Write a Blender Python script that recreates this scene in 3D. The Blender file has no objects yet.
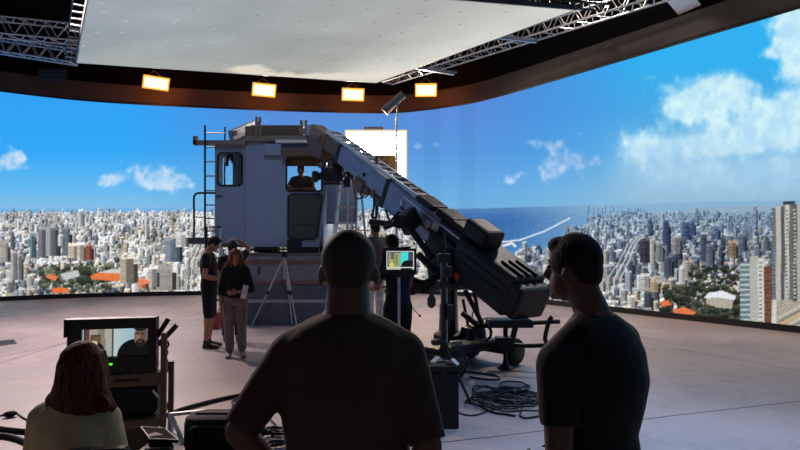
import bpy, bmesh, math, random
import numpy as np
from mathutils import Vector, Matrix, Euler

random.seed(7)
rng = np.random.default_rng(11)
scene = bpy.context.scene
COL = scene.collection

# ------------------------------------------------------------------ camera
CAM_H = 1.68
F_PX = 604.0
PITCH = math.radians(1.70)
cam_d = bpy.data.cameras.new('camera')
cam_d.sensor_width = 36.0
cam_d.lens = 36.0 * F_PX / 800.0
cam_d.clip_start = 0.05
cam_d.clip_end = 200
cam = bpy.data.objects.new('camera', cam_d)
COL.objects.link(cam)
cam.location = (0, 0, CAM_H)
cam.rotation_euler = (math.radians(90) + PITCH, 0, 0)
scene.camera = cam

CP, SP = math.cos(PITCH), math.sin(PITCH)


def ray(px, py):
    rx, ry = (px - 400) / F_PX, (225 - py) / F_PX
    return Vector((rx, CP - ry * SP, SP + ry * CP))


def at(px, py, Y):
    """measured point of the photograph at the distance Y -> place in the room (metres)"""
    d = ray(px, py)
    t = Y / d.y
    return Vector((d.x * t, Y, CAM_H + d.z * t))


def onz(px, py, z=0.0):
    d = ray(px, py)
    t = (z - CAM_H) / d.z
    return Vector((d.x * t, d.y * t, z))


# ------------------------------------------------------------------ colour / materials
def lin(c):
    return tuple((v / 255 / 12.92) if v / 255 <= 0.04045 else ((v / 255 + 0.055) / 1.055) ** 2.4 for v in c)


def mat(name, rgb, rough=0.6, metal=0.0, spec=0.5, noise=0.12, scale=9.0, bump=0.0):
    m = bpy.data.materials.new(name)
    m.use_nodes = True
    nt = m.node_tree
    b = nt.nodes['Principled BSDF']
    c = lin(rgb)
    b.inputs['Roughness'].default_value = rough
    b.inputs['Metallic'].default_value = metal
    b.inputs['Specular IOR Level'].default_value = spec
    tc = nt.nodes.new('ShaderNodeTexCoord')
    nz = nt.nodes.new('ShaderNodeTexNoise')
    nz.inputs['Scale'].default_value = scale
    nz.inputs['Detail'].default_value = 5
    nt.links.new(tc.outputs['Object'], nz.inputs['Vector'])
    rp = nt.nodes.new('ShaderNodeValToRGB')
    rp.color_ramp.elements[0].position = 0.3
    rp.color_ramp.elements[1].position = 0.7
    rp.color_ramp.elements[0].color = (*[v * (1 - noise) for v in c], 1)
    rp.color_ramp.elements[1].color = (*[min(1, v * (1 + noise)) for v in c], 1)
    nt.links.new(nz.outputs['Fac'], rp.inputs['Fac'])
    nt.links.new(rp.outputs['Color'], b.inputs['Base Color'])
    if bump:
        bp = nt.nodes.new('ShaderNodeBump')
        bp.inputs['Strength'].default_value = bump
        bp.inputs['Distance'].default_value = 0.01
        nt.links.new(nz.outputs['Fac'], bp.inputs['Height'])
        nt.links.new(bp.outputs['Normal'], b.inputs['Normal'])
    return m


def emit(name, rgb, strength):
    m = bpy.data.materials.new(name)
    m.use_nodes = True
    nt = m.node_tree
    nt.nodes.clear()
    o = nt.nodes.new('ShaderNodeOutputMaterial')
    e = nt.nodes.new('ShaderNodeEmission')
    e.inputs['Color'].default_value = (*lin(rgb), 1)
    e.inputs['Strength'].default_value = strength
    nt.links.new(e.outputs[0], o.inputs['Surface'])
    return m


def screen_mat(name, strength=1.0, sample='NONE'):
    """a display: shows the picture stored at its pixels and gives off its light"""
    m = bpy.data.materials.new(name)
    m.use_nodes = True
    nt = m.node_tree
    nt.nodes.clear()
    o = nt.nodes.new('ShaderNodeOutputMaterial')
    e = nt.nodes.new('ShaderNodeEmission')
    a = nt.nodes.new('ShaderNodeAttribute')
    a.attribute_name = 'picture'
    e.inputs['Strength'].default_value = strength
    nt.links.new(a.outputs['Color'], e.inputs['Color'])
    nt.links.new(e.outputs[0], o.inputs['Surface'])
    try:
        m.cycles.emission_sampling = sample
    except Exception:
        pass
    return m


# ------------------------------------------------------------------ mesh builder
def frame_from(d, up=Vector((0, 0, 1))):
    d = d.normalized()
    s = d.cross(up)
    if s.length < 1e-4:
        s = d.cross(Vector((0, 1, 0)))
    s.normalize()
    n = s.cross(d).normalized()
    return s, n


class MB:
    def __init__(self):
        self.bm = bmesh.new()

    def box(self, c, size, rz=0.0, M=None, bev=0.0):
        sx, sy, sz = [v / 2 for v in size]
        R = M if M is not None else Matrix.Rotation(rz, 4, 'Z')
        c = Vector(c)
        co = [(-1, -1, -1), (1, -1, -1), (1, 1, -1), (-1, 1, -1), (-1, -1, 1), (1, -1, 1), (1, 1, 1), (-1, 1, 1)]
        vs = [self.bm.verts.new(c + R.to_3x3() @ Vector((x * sx, y * sy, z * sz))) for x, y, z in co]
        fs = [self.bm.faces.new([vs[i] for i in f]) for f in
              ((0, 3, 2, 1), (4, 5, 6, 7), (0, 1, 5, 4), (1, 2, 6, 5), (2, 3, 7, 6), (3, 0, 4, 7))]
        if bev > 0:
            es = list({e for f in fs for e in f.edges})
            bmesh.ops.bevel(self.bm, geom=es, offset=min(bev, min(size) * 0.45), segments=2, affect='EDGES', profile=0.6)
        return self

    def span(self, p0, p1, bev=0.0):
        """box between two opposite corners"""
        p0, p1 = Vector(p0), Vector(p1)
        return self.box((p0 + p1) / 2, [abs(a) for a in (p1 - p0)], bev=bev)

    def bar(self, p0, p1, w, h, up=Vector((0, 0, 1)), bev=0.0):
        p0, p1 = Vector(p0), Vector(p1)
        d = p1 - p0
        s, n = frame_from(d, up)
        M = Matrix((s, d.normalized(), n)).transposed()
        return self.box((p0 + p1) / 2, (w, d.length, h), M=M.to_4x4(), bev=bev)

    def tube(self, pts, r, n=8, closed=False, cap=True):
        pts = [Vector(p) for p in pts]
        rs = r if isinstance(r, (list, tuple)) else [r] * len(pts)
        rings = []
        N = len(pts)
        prev = None
        for i, p in enumerate(pts):
            if closed:
                d = pts[(i + 1) % N] - pts[i - 1]
            else:
                d = pts[min(i + 1, N - 1)] - pts[max(i - 1, 0)]
            if d.length < 1e-7:
                d = Vector((0, 0, 1))
            d.normalize()
            if prev is None:
                s, u = frame_from(d)
            else:
                u = prev - d * prev.dot(d)
                if u.length < 1e-4:
                    s, u = frame_from(d)
                u.normalize()
                s = d.cross(u)
            prev = u
            rings.append([self.bm.verts.new(p + (s * math.cos(a) + u * math.sin(a)) * rs[i])
                          for a in [2 * math.pi * k / n for k in range(n)]])
        rng_ = range(N) if closed else range(N - 1)
        for i in rng_:
            a, b = rings[i], rings[(i + 1) % N]
            for k in range(n):
                self.bm.faces.new((a[k], a[(k + 1) % n], b[(k + 1) % n], b[k]))
        if cap and not closed:
            self.bm.faces.new(list(reversed(rings[0])))
            self.bm.faces.new(rings[-1])
        return self

    def loft(self, secs, n=16):
        """closed body through elliptical sections: (centre, rx vector, ry vector)"""
        rings = []
        for c, a, b in secs:
            c, a, b = Vector(c), Vector(a), Vector(b)
            rings.append([self.bm.verts.new(c + a * math.cos(t) + b * math.sin(t)) for t in
                          [2 * math.pi * k / n for k in range(n)]])
        for i in range(len(rings) - 1):
            a, b = rings[i], rings[i + 1]
            for k in range(n):
                self.bm.faces.new((a[k], a[(k + 1) % n], b[(k + 1) % n], b[k]))
        self.bm.faces.new(list(reversed(rings[0])))
        self.bm.faces.new(rings[-1])
        return self

    def ell(self, c, r, R=None, sub=2):
        c = Vector(c)
        S = Matrix.Diagonal((*r, 1))
        M = Matrix.Translation(c) @ (R.to_4x4() if R is not None else Matrix.Identity(4)) @ S
        bmesh.ops.create_icosphere(self.bm, subdivisions=sub, radius=1.0, matrix=M)
        return self

    def cyl(self, p0, p1, r, n=20, r2=None):
        return self.tube([p0, p1], [r, r if r2 is None else r2], n=n)

    def lathe(self, c, prof, axis=Vector((0, 0, 1)), n=24):
        """prof: list of (radius, height along axis)"""
        axis = Vector(axis).normalized()
        s, u = frame_from(axis)
        c = Vector(c)
        rings = [[self.bm.verts.new(c + axis * h + (s * math.cos(t) + u * math.sin(t)) * max(r, 1e-4))
                  for t in [2 * math.pi * k / n for k in range(n)]] for r, h in prof]
        for i in range(len(rings) - 1):
            a, b = rings[i], rings[i + 1]
            for k in range(n):
                self.bm.faces.new((a[k], a[(k + 1) % n], b[(k + 1) % n], b[k]))
        self.bm.faces.new(list(reversed(rings[0])))
        self.bm.faces.new(rings[-1])
        return self

    def prism(self, pts, off):
        """polygon (world points, any plane) pushed out by the vector off"""
        off = Vector(off)
        a = [self.bm.verts.new(Vector(p)) for p in pts]
        b = [self.bm.verts.new(Vector(p) + off) for p in pts]
        n = len(a)
        self.bm.faces.new(list(reversed(a)))
        self.bm.faces.new(b)
        for k in range(n):
            self.bm.faces.new((a[k], a[(k + 1) % n], b[(k + 1) % n], b[k]))
        return self

    def build(self, name, m, parent=None, smooth=False, origin=None):
        bmesh.ops.recalc_face_normals(self.bm, faces=self.bm.faces[:])
        me = bpy.data.meshes.new(name)
        self.bm.to_mesh(me)
        self.bm.free()
        return link_mesh(name, me, m, parent, smooth, origin)


def link_mesh(name, me, m, parent=None, smooth=False, origin=None):
    o = bpy.data.objects.new(name, me)
    COL.objects.link(o)
    if m is not None and not me.materials:
        me.materials.append(m)
    if smooth:
        for p in me.polygons:
            p.use_smooth = True
    base = Vector((0, 0, 0))
    if parent is None:
        base = Vector(origin) if origin is not None else Vector((0, 0, 0))
        if base.length:
            me.transform(Matrix.Translation(-base))
            o.location = base
    else:
        # parts are built in room coordinates; bring them into the thing's own frame
        me.transform(world_of(parent).inverted())
        o.parent = parent
    return o


def world_of(o):
    M = Matrix.LocRotScale(o.location, o.rotation_euler, o.scale)
    return M if o.parent is None else world_of(o.parent) @ M


def tag(o, label=None, cat=None, group=None, kind=None):
    if label: o['label'] = label
    if cat: o['category'] = cat
    if group: o['group'] = group
    if kind: o['kind'] = kind
    return o


def thing(name, loc, label, cat, rz=0.0, group=None):
    o = bpy.data.objects.new(name, None)
    o.empty_display_size = 0.2
    COL.objects.link(o)
    o.location = loc
    o.rotation_euler = (0, 0, rz)
    return tag(o, label, cat, group)


def copy_tree(o, parent=None):
    c = o.copy()
    COL.objects.link(c)
    if parent is not None:
        c.parent = parent
        c.matrix_parent_inverse = o.matrix_parent_inverse.copy()
    for ch in [x for x in bpy.data.objects if x.parent == o]:
        copy_tree(ch, c)
    return c


def rrect(x0, z0, x1, z1, r, n=5):
    """rounded rectangle outline, list of (x, z)"""
    out = []
    for cx, cz, a0 in ((x1 - r, z1 - r, 0), (x0 + r, z1 - r, 90), (x0 + r, z0 + r, 180), (x1 - r, z0 + r, 270)):
        for k in range(n + 1):
            a = math.radians(a0 + 90 * k / n)
            out.append((cx + r * math.cos(a), cz + r * math.sin(a)))
    return out


def plate(name, outer, holes, y0, y1, m, parent, M=None):
    """sheet in the x-z plane with openings, thick from y0 to y1"""
    cu = bpy.data.curves.new(name, 'CURVE')
    cu.dimensions = '2D'
    cu.fill_mode = 'BOTH'
    cu.extrude = abs(y1 - y0) / 2
    for loop in [outer] + list(holes):
        sp = cu.splines.new('POLY')
        sp.points.add(len(loop) - 1)
        for p, (x, z) in zip(sp.points, loop):
            p.co = (x, z, 0, 1)
        sp.use_cyclic_u = True
    tmp = bpy.data.objects.new(name, cu)
    COL.objects.link(tmp)
    dg = bpy.context.evaluated_depsgraph_get()
    me = bpy.data.meshes.new_from_object(tmp.evaluated_get(dg))
    bpy.data.objects.remove(tmp)
    bpy.data.curves.remove(cu)
    T = Matrix.Translation((0, (y0 + y1) / 2, 0)) @ Matrix.Rotation(math.radians(90), 4, 'X')
    me.transform(T)
    if M is not None:
        me.transform(M)
    me.materials.clear()
    return link_mesh(name, me, m, parent)


def curve_pts(pts, n=8):
    """smooth line through the points"""
    P = [Vector(p) for p in pts]
    out = []
    for i in range(len(P) - 1):
        p0, p1, p2, p3 = P[max(i - 1, 0)], P[i], P[i + 1], P[min(i + 2, len(P) - 1)]
        for k in range(n):
            t = k / n
            out.append(0.5 * ((2 * p1) + (p2 - p0) * t + (2 * p0 - 5 * p1 + 4 * p2 - p3) * t * t + (3 * p1 - p0 - 3 * p2 + p3) * t ** 3))
    out.append(P[-1])
    return out


def remeshed(bm, voxel, smooth_it=4, fac=0.5):
    """one continuous skin over overlapping shapes"""
    me = bpy.data.meshes.new('skin')
    bmesh.ops.recalc_face_normals(bm, faces=bm.faces[:])
    bm.to_mesh(me)
    bm.free()
    o = bpy.data.objects.new('skin', me)
    COL.objects.link(o)
    r = o.modifiers.new('r', 'REMESH')
    r.mode = 'VOXEL'
    r.voxel_size = voxel
    if smooth_it:
        s = o.modifiers.new('s', 'SMOOTH')
        s.factor = fac
        s.iterations = smooth_it
    dg = bpy.context.evaluated_depsgraph_get()
    out = bpy.data.meshes.new_from_object(o.evaluated_get(dg))
    bpy.data.objects.remove(o)
    bpy.data.meshes.remove(me)
    out.materials.clear()
    return out
# ================================================================== the room
SCREEN_H = 6.08
BASE_H = 0.13
black_cloth = mat('black_drape', (20, 20, 24), 0.9, noise=0.25, scale=3)
black_paint = mat('black_paint', (16, 16, 18), 0.55, noise=0.2)
roof_black = mat('black_ceiling', (9, 9, 11), 0.95, spec=0.1)

# plan of the LED wall, measured along its upper edge
tops = [(0, 91), (50, 97), (100, 102), (200, 107.3), (300, 111.3), (380, 113), (405, 112), (440, 108), (465, 104), (490, 99.2), (600, 66.5), (700, 37.5), (800, 8)]
plan = [onz(x, y + .8, SCREEN_H) for x, y in tops]
# straighten the right-hand run and carry both ends on past the frame
a, b = plan[9].copy(), plan[-1].copy()
for i in range(10, len(plan) - 1):
    t = (plan[i] - a).dot(b - a) / (b - a).length_squared
    plan[i] = a + (b - a) * t
d = (b - a).normalized()
plan += [b + d * 2.2, b + d * 4.5, b + d * 10.5]
p = plan[0]
plan = [p + Vector((-4.4, -9.4, 0)), p + Vector((-3.9, -6.0, 0)), p + Vector((-2.6, -3.0, 0)), p + Vector((-1.2, -1.1, 0))] + plan
path = [Vector((q.x, q.y, 0)) for q in curve_pts(plan, 8)]
for _ in range(30):
    path = [path[0]] + [(path[i - 1] + path[i] * 2 + path[i + 1]) / 4 for i in range(1, len(path) - 1)] + [path[-1]]
# even steps along the wall
seg = [0.0]
for i in range(1, len(path)):
    seg.append(seg[-1] + (path[i] - path[i - 1]).length)
LEN = seg[-1]


def resample(step):
    n = int(LEN / step)
    s = np.linspace(0, LEN, n + 1)
    X = np.interp(s, seg, [q.x for q in path])
    Y = np.interp(s, seg, [q.y for q in path])
    return s, X, Y


# ------------------------------------------------------------------ the picture on the LED wall: a city under a blue sky
# drawn as a panorama (u across, v down), K cells to a unit
K = 2
U0, U1, V0, V1 = -420, 1150, -120, 400
PW, PH = (U1 - U0) * K, (V1 - V0) * K
pano = np.zeros((PH, PW, 3), np.float32)
uu = (np.arange(PW) + .5) / K + U0
vv = (np.arange(PH) + .5) / K + V0
UU, VV = np.meshgrid(uu, vv)


def vnoise(w, h, cell, r):
    gw, gh = int(w / cell) + 3, int(h / cell) + 3
    g = r.random((gh, gw)).astype(np.float32)
    x = np.arange(w) / cell
    y = np.arange(h) / cell
    xi, yi = x.astype(int), y.astype(int)
    fx, fy = x - xi, y - yi
    fx = fx * fx * (3 - 2 * fx)
    fy = (fy * fy * (3 - 2 * fy))[:, None]
    a = g[yi][:, xi] * (1 - fx) + g[yi][:, xi + 1] * fx
    b = g[yi + 1][:, xi] * (1 - fx) + g[yi + 1][:, xi + 1] * fx
    return a * (1 - fy) + b * fy


def fbm(w, h, cell, r, octs=5):
    out = np.zeros((h, w), np.float32)
    amp, tot = 1.0, 0.0
    for _ in range(octs):
        out += vnoise(w, h, max(cell, 1.5), r) * amp
        tot += amp
        amp *= 0.55
        cell /= 2.1
    return out / tot


def stops(x, xs, cols):
    c = np.array(cols, np.float32)
    return np.stack([np.interp(x, xs, c[:, k]) for k in range(3)], -1)


# sky, three columns of colour blended across
vs = [60, 112, 150, 190, 207, 214]
skyL = stops(VV, vs, [(52, 158, 240), (50, 163, 246), (52, 168, 247), (104, 186, 240), (132, 192, 232), (96, 160, 214)])
skyM = stops(VV, vs, [(88, 136, 214), (88, 140, 216), (88, 150, 220), (104, 170, 224), (112, 174, 220), (88, 132, 186)])  # middle column has the lens-flare and viewing-angle tint put into its colour
skyR = stops(VV, vs, [(50, 176, 240), (74, 168, 228), (104, 178, 226), (146, 188, 218), (146, 186, 214), (140, 180, 210)])
wM = np.clip((UU - 130) / 150, 0, 1) * np.clip((640 - UU) / 160, 0, 1)
wR = np.clip((UU - 480) / 160, 0, 1)
wM = wM[..., None]
wR = wR[..., None]
base = skyL * (1 - wR) + skyR * wR
pano[:] = base * (1 - wM) + skyM * wM

# clouds
nz = fbm(PW, PH, 34 * K, rng)
nz2 = fbm(PW, PH, 9 * K, rng, 4)


def cloud(cx, cy, rx, ry, k=1.0):
    g = ((UU - cx) / rx) ** 2 + np.where(VV > cy, ((VV - cy) / (ry * .6)) ** 2, ((VV - cy) / ry) ** 2)
    return np.exp(-g) * k


def paint(dens, col, sh):
    dd = np.clip(dens, 0, 1)[..., None]
    shade = np.clip((nz2 - .35) * 2.2, 0, 1)[..., None]
    c = np.array(col, np.float32) * shade + np.array(sh, np.float32) * (1 - shade)
    pano[:] = pano * (1 - dd) + c * dd


puffs = [(6, 166, 20, 13), (18, 158, 8, 7), (108, 182, 12, 8), (152, 178, 30, 16), (170, 186, 20, 8), (182, 178, 6, 4, .7), (135, 197, 6, 4, .6), (-60, 150, 40, 20), (-180, 170, 60, 26)]
dn = sum(cloud(*c) for c in puffs)
paint((dn * 1.7 - .62 + (nz2 - .5) * 2.0) * 1.1, (206, 228, 250), (150, 200, 242))
puffs = [(539, 144, 12, 7), (553, 147, 9, 7), (561, 158, 14, 12), (581, 163, 22, 11), (555, 174, 20, 14), (508, 168, 5, 5, .8), (510, 182, 8, 4, .8), (520, 175, 7, 5, .7), (430, 146, 30, 5, .6)]
dn = sum(cloud(*c) for c in puffs)
paint((dn * 1.6 - .72 + (nz2 - .5) * 2.1) * 1.1, (188, 214, 246), (120, 176, 228))
puffs = [(706, 102, 44, 28), (690, 112, 26, 18), (722, 92, 20, 18), (748, 85, 8, 6, .8), (790, 40, 22, 26), (805, 30, 26, 40), (796, 70, 20, 14), (770, 55, 12, 8, .7),
         (648, 150, 34, 24), (790, 128, 50, 32), (815, 110, 50, 34), (745, 140, 46, 20), (712, 150, 40, 18), (900, 70, 70, 50), (960, 140, 90, 50)]
dn = sum(cloud(*c) for c in puffs)
paint((dn * 1.7 - .5 + (nz2 - .5) * 1.3 + (nz - .5) * .9) * .95, (216, 246, 250), (178, 222, 246))
veil = np.exp(-((VV - 166) / 26) ** 2) * np.clip((UU - 600) / 60, 0, 1) * (.25 + .75 * nz)
veil = np.clip(veil * 1.25, 0, .85)
paint(veil, (190, 222, 242), (168, 208, 236))
# far sea
hor = 213 - np.clip((UU - 430) / 300, 0, 1) * 9
sea = stops(VV, [206, 222, 240, 262], [(86, 132, 188), (70, 116, 176), (72, 124, 182), (96, 158, 196)])
m = ((VV > hor - 3) & (UU > 380))[..., None]
pano[:] = np.where(m, sea * (1 - .86 * np.clip((UU[..., None] - 510) / 90, 0, 1)) + np.array((144, 186, 214)) * .86 * np.clip((UU[..., None] - 510) / 90, 0, 1), pano)


def inside(poly, x, y):
    c = np.zeros(np.broadcast(x, y).shape, bool)
    n = len(poly)
    for i in range(n):
        x0, y0 = poly[i]
        x1, y1 = poly[(i + 1) % n]
        if y0 == y1:
            continue
        c ^= ((y0 > y) != (y1 > y)) & (x < (x1 - x0) * (y - y0) / (y1 - y0) + x0)
    return c


def fill(poly, col, alpha=1.0, rough=0.0):
    xs, ys = [p[0] for p in poly], [p[1] for p in poly]
    i0, i1 = max(0, int((min(xs) - U0) * K)), min(PW, int((max(xs) - U0) * K) + 2)
    j0, j1 = max(0, int((min(ys) - V0) * K)), min(PH, int((max(ys) - V0) * K) + 2)
    if i1 <= i0 or j1 <= j0:
        return
    mk = inside(poly, UU[j0:j1, i0:i1], VV[j0:j1, i0:i1]) * alpha
    c = np.array(col, np.float32)
    if rough:
        c = c * (1 + rough * (rng.random((j1 - j0, i1 - i0, 1)).astype(np.float32) - .5) * 2)
    mk = mk[..., None]
    pano[j0:j1, i0:i1] = pano[j0:j1, i0:i1] * (1 - mk) + c * mk


def rect(x0, y0, x1, y1, col, rough=0.0):
    i0, i1 = int(round((x0 - U0) * K)), int(round((x1 - U0) * K))
    j0, j1 = int(round((y0 - V0) * K)), int(round((y1 - V0) * K))
    i1, j1 = max(i1, i0 + 1), max(j1, j0 + 1)
    if i0 < 0 or j0 < 0 or i1 > PW or j1 > PH:
        return
    pano[j0:j1, i0:i1] = np.clip(np.array(col, np.float32) * ((1 + rough * (rng.random((j1 - j0, i1 - i0, 1)) - .5) * 2) if rough else 1), 0, 255)


def line(pts, w, col):
    for (x0, y0), (x1, y1) in zip(pts[:-1], pts[1:]):
        L = math.hypot(x1 - x0, y1 - y0)
        nx, ny = -(y1 - y0) / L * w / 2, (x1 - x0) / L * w / 2
        fill([(x0 + nx, y0 + ny), (x1 + nx, y1 + ny), (x1 - nx, y1 - ny), (x0 - nx, y0 - ny)], col)


landR = [(510, 330), (515, 280), (514, 255), (523, 248), (534, 248), (546, 256), (553, 266), (560, 243), (568, 229), (592, 224), (588, 219), (640, 214), (700, 208), (800, 204), (1149, 198), (1149, 399), (508, 399)]
landL = [(-419, 214), (446, 214), (440, 236), (462, 262), (516, 320), (520, 399), (-419, 399)]
fill([(-419, 212.5)] + landL[1:], (176, 182, 190))
fill(landR, (146, 172, 194))
line([(468, 237), (488, 237), (494, 243), (520, 240), (545, 231), (570, 218)], 1.6, (210, 222, 232))
line([(466, 232), (486, 233), (492, 241)], 1.3, (190, 206, 222))
line([(500, 247), (512, 243), (516, 247)], 2.5, (225, 228, 230))
for k in range(14):                                   # harbour cranes
    x = 588 + k * 4.2 + rng.random() * 2
    line([(x, 219), (x + .4, 209 - 4 * rng.random())], .7, (96, 116, 150))
    line([(x - 2, 213), (x + 2.5, 211)], .6, (104, 124, 156))
rect(622, 212, 640, 218, (104, 122, 154), .1)
rect(586, 219, 640, 222, (120, 134, 158), .2)
fill([(592, 250), (598, 244), (606, 246), (606, 260), (594, 262)], (92, 140, 158))


def building(x, y, w, h, c, sh, win):
    w1 = w * (0.4 + .35 * rng.random())
    k_ = .86 + .3 * rng.random()
    r_ = max(.6, w * (.18 + .22 * rng.random()))
    rect(x, y - h, x + w1, y, [v * .93 for v in c])
    rect(x + w1, y - h, x + w, y, [v * sh for v in c])
    rect(x + w * .06, y - h - r_, x + w * 1.04, y - h, [min(255, v * k_ + 4) for v in c])
    if w > 3 and rng.random() < .6:
        xx = x + w * (.2 + .4 * rng.random())
        rect(xx, y - h - r_ * .9 - .8, xx + w * .22, y - h - r_ * .4, [v * .8 for v in c])
    if win and h > 4:
        yy = y - h + 1.5
        while yy < y - 1:
            rect(x + .5, yy, x + w - .4, yy + .5, [v * .62 for v in c])
            yy += 1.6
    rect(x + w, y - h * .8, x + w + w * .3, y, [v * .32 + 8 for v in c])


palL = [(238, 238, 238), (228, 228, 228), (246, 246, 246), (214, 210, 206), (214, 200, 178), (186, 188, 192), (150, 156, 164), (112, 120, 132), (222, 214, 202), (168, 178, 190), (232, 226, 216)]
palR = [(226, 230, 234), (196, 202, 208), (166, 174, 186), (126, 138, 156), (96, 108, 130), (76, 86, 108), (206, 198, 184), (142, 152, 168), (236, 238, 240), (110, 118, 132)]
hood = np.clip((fbm(PW, PH, 11 * K, rng, 3) - .3) * 2.2, 0, 1)
y = 214.0
while y < 352:
    dep = y - 211
    dy = .75 + dep * .024
    for side in (0, 1):
        xa, xb = ((-415, 520) if side == 0 else (508, 1140))
        x = xa + rng.random() * 3
        while x < xb:
            w = (1.1 + dep * .036) * (.5 + 1.2 * rng.random())
            h = w * ((.45 + .9 * rng.random()) if rng.random() < .8 else (1.4 + 2.2 * rng.random()))
            poly = landL if side == 0 else landR
            if inside(poly, np.array([x]), np.array([y]))[0] and not (side == 1 and rng.random() < (221 - y) / 9):
                pal = palL if side == 0 else palR
                if side == 1 and y > 285:
                    pal = palL
                c = np.array(pal[int(rng.random() * len(pal))], np.float32)
                if side == 1:
                    c = c * (.9 if y > 240 else .96)
                if dep > 45 and rng.random() < .03:
                    c = np.array((206, 132, 96), np.float32)
                    h = w * .4
                c = c * (.85 + .4 * float(hood[min(PH - 1, max(0, int((y - V0) * K))), min(PW - 1, max(0, int((x - U0) * K)))]))
                hz = (.34 if side == 0 else .85) * math.exp(-dep / (16 if side == 0 else 26))
                hc = np.array((170, 196, 220) if side == 0 else (136, 172, 204), np.float32)
                if y < 330 - 0 * side:
                    building(x, y, w, h, c * (1 - hz) + hc * hz, .72 - .2 * rng.random() + hz * .3, w > 3.6)
            x += w * (1.0 + .5 * rng.random())
    y += dy


def trees(x0, y0, x1, y1, n, r0, cols):
    for _ in range(n):
        x, yy = x0 + (x1 - x0) * rng.random(), y0 + (y1 - y0) * rng.random()
        r = r0 * (.6 + .8 * rng.random())
        c = np.array(cols[int(rng.random() * len(cols))], np.float32)
        i0, i1 = int((x - r - U0) * K), int((x + r - U0) * K) + 1
        j0, j1 = int((yy - r - V0) * K), int((yy + r - V0) * K) + 1
        X, Y_ = UU[j0:j1, i0:i1], VV[j0:j1, i0:i1]
        mk = (((X - x) / r) ** 2 + ((Y_ - yy) / (r * .8)) ** 2 < .7 + .5 * rng.random(X.shape))
        lum = (1.15 - .5 * (Y_ - yy) / r)[..., None]
        pano[j0:j1, i0:i1] = np.where(mk[..., None], np.clip(c * lum, 0, 255), pano[j0:j1, i0:i1])


green = [(66, 74, 60), (80, 86, 70), (52, 60, 50), (96, 98, 82)]
greenR = [(46, 52, 46), (60, 64, 54), (36, 42, 40), (70, 70, 58)]
# left-hand landmarks
for x, y0, y1, w, c in ((30, 236, 258, 5, (120, 160, 168)), (38, 230, 258, 8, (150, 150, 158)), (46, 228, 256, 6, (188, 190, 194)), (52, 230, 256, 7, (116, 124, 138)),
                        (62, 229, 256, 8, (134, 140, 152)), (58, 236, 246, 5, (240, 240, 240)), (10, 253, 280, 6, (206, 206, 206)), (17, 256, 280, 5, (168, 170, 176)), (0, 243, 262, 8, (196, 190, 184)),
                        (68, 246, 258, 9, (218, 208, 190)), (77, 245, 260, 7, (232, 224, 206)), (86, 246, 260, 6, (176, 104, 92)), (78, 211, 226, 5, (224, 230, 236)), (10, 232, 250, 4, (150, 152, 160))):
    building(x, y1, w, y1 - y0, np.array(c, np.float32), .62, True)
trees(40, 264, 112, 292, 200, 2.4, green)
trees(-120, 270, -20, 292, 60, 3.6, green)
trees(80, 268, 90, 282, 20, 4.2, [(46, 52, 44), (58, 64, 52)])
fill([(90, 276), (98, 272.5), (125, 273.5), (125, 279), (118, 281.5), (92, 279)], (226, 128, 78), 1, .12)
fill([(98, 272.5), (112, 269), (124, 270), (124, 273.5)], (206, 204, 200), 1, .05)
fill([(51, 289), (60, 287), (70, 289), (66, 292.5), (53, 293)], (232, 120, 70), 1, .12)
fill([(45, 277), (50, 274), (58, 277), (55, 281)], (228, 134, 92), 1, .12)
fill([(60, 274), (78, 270), (80, 276), (66, 280)], (198, 200, 200), 1, .05)
building(120, 283, 14, 24, np.array((206, 196, 180), np.float32), .55, True)
building(157, 290, 15, 22, np.array((186, 180, 176), np.float32), .9, True)
building(148, 287, 9, 18, np.array((216, 212, 206), np.float32), .6, True)
building(138, 289, 8, 9, np.array((220, 150, 120), np.float32), .7, False)
fill([(137, 282), (146, 279), (151, 283), (140, 285)], (230, 140, 96))
building(165, 262, 8, 22, np.array((160, 172, 186), np.float32), .7, True)
building(172, 262, 8, 20, np.array((120, 132, 146), np.float32), .7, True)
building(176, 247, 10, 12, np.array((236, 236, 236), np.float32), .7, True)
for k in range(5):
    line([(196 + k * 1.6, 245), (187 + k * 2.4, 262), (185 + k * 3.2, 290)], 1.1, [(176, 180, 184), (112, 116, 122), (206, 206, 206), (120, 124, 128), (190, 190, 190)][k])
# right-hand landmarks
for k in range(5):
    line([(640 + k * 1.0, 234), (628 + k * 1.8, 244), (619 + k * 2.4, 262), (608 + k * 3.2, 278), (606 + k * 3.5, 296)], 1.2, [(176, 182, 188), (96, 106, 118), (206, 208, 210), (110, 118, 128), (196, 198, 200)][k])
for x, y0, y1, w, c in ((640, 241, 263, 10, (84, 80, 92)), (650, 240, 264, 4, (204, 204, 200)), (656, 244, 262, 7, (150, 158, 160)), (663, 222, 246, 6, (82, 100, 138)), (682, 224, 240, 7, (92, 110, 146)), (672, 238, 254, 8, (158, 162, 168)),
                        (664, 258, 276, 8, (96, 104, 122)), (728, 243, 258, 8, (160, 142, 122)), (700, 236, 262, 7, (96, 108, 132)), (706, 246, 266, 7, (120, 130, 150)), (714, 228, 240, 5, (106, 128, 166)),
                        (753, 206, 225, 3.5, (150, 168, 190)), (690, 222, 236, 5, (90, 112, 152)), (648, 220, 236, 4, (96, 116, 150)), (738, 236, 252, 7, (110, 126, 150)), (684, 262, 280, 7, (190, 186, 176)), (640, 276, 288, 9, (210, 208, 204)), (650, 282, 292, 8, (200, 180, 150))):
    building(x, y1, w, y1 - y0, np.array(c, np.float32), .72, True)
trees(662, 286, 745, 322, 420, 3.0, greenR)
trees(690, 266, 740, 286, 70, 2.4, greenR)
trees(860, 280, 960, 330, 160, 4.5, greenR)
fill([(704, 298), (708, 293), (722, 290.5), (736, 296), (734, 300), (718, 297.5)], (226, 228, 232), 1, .06)
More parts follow.
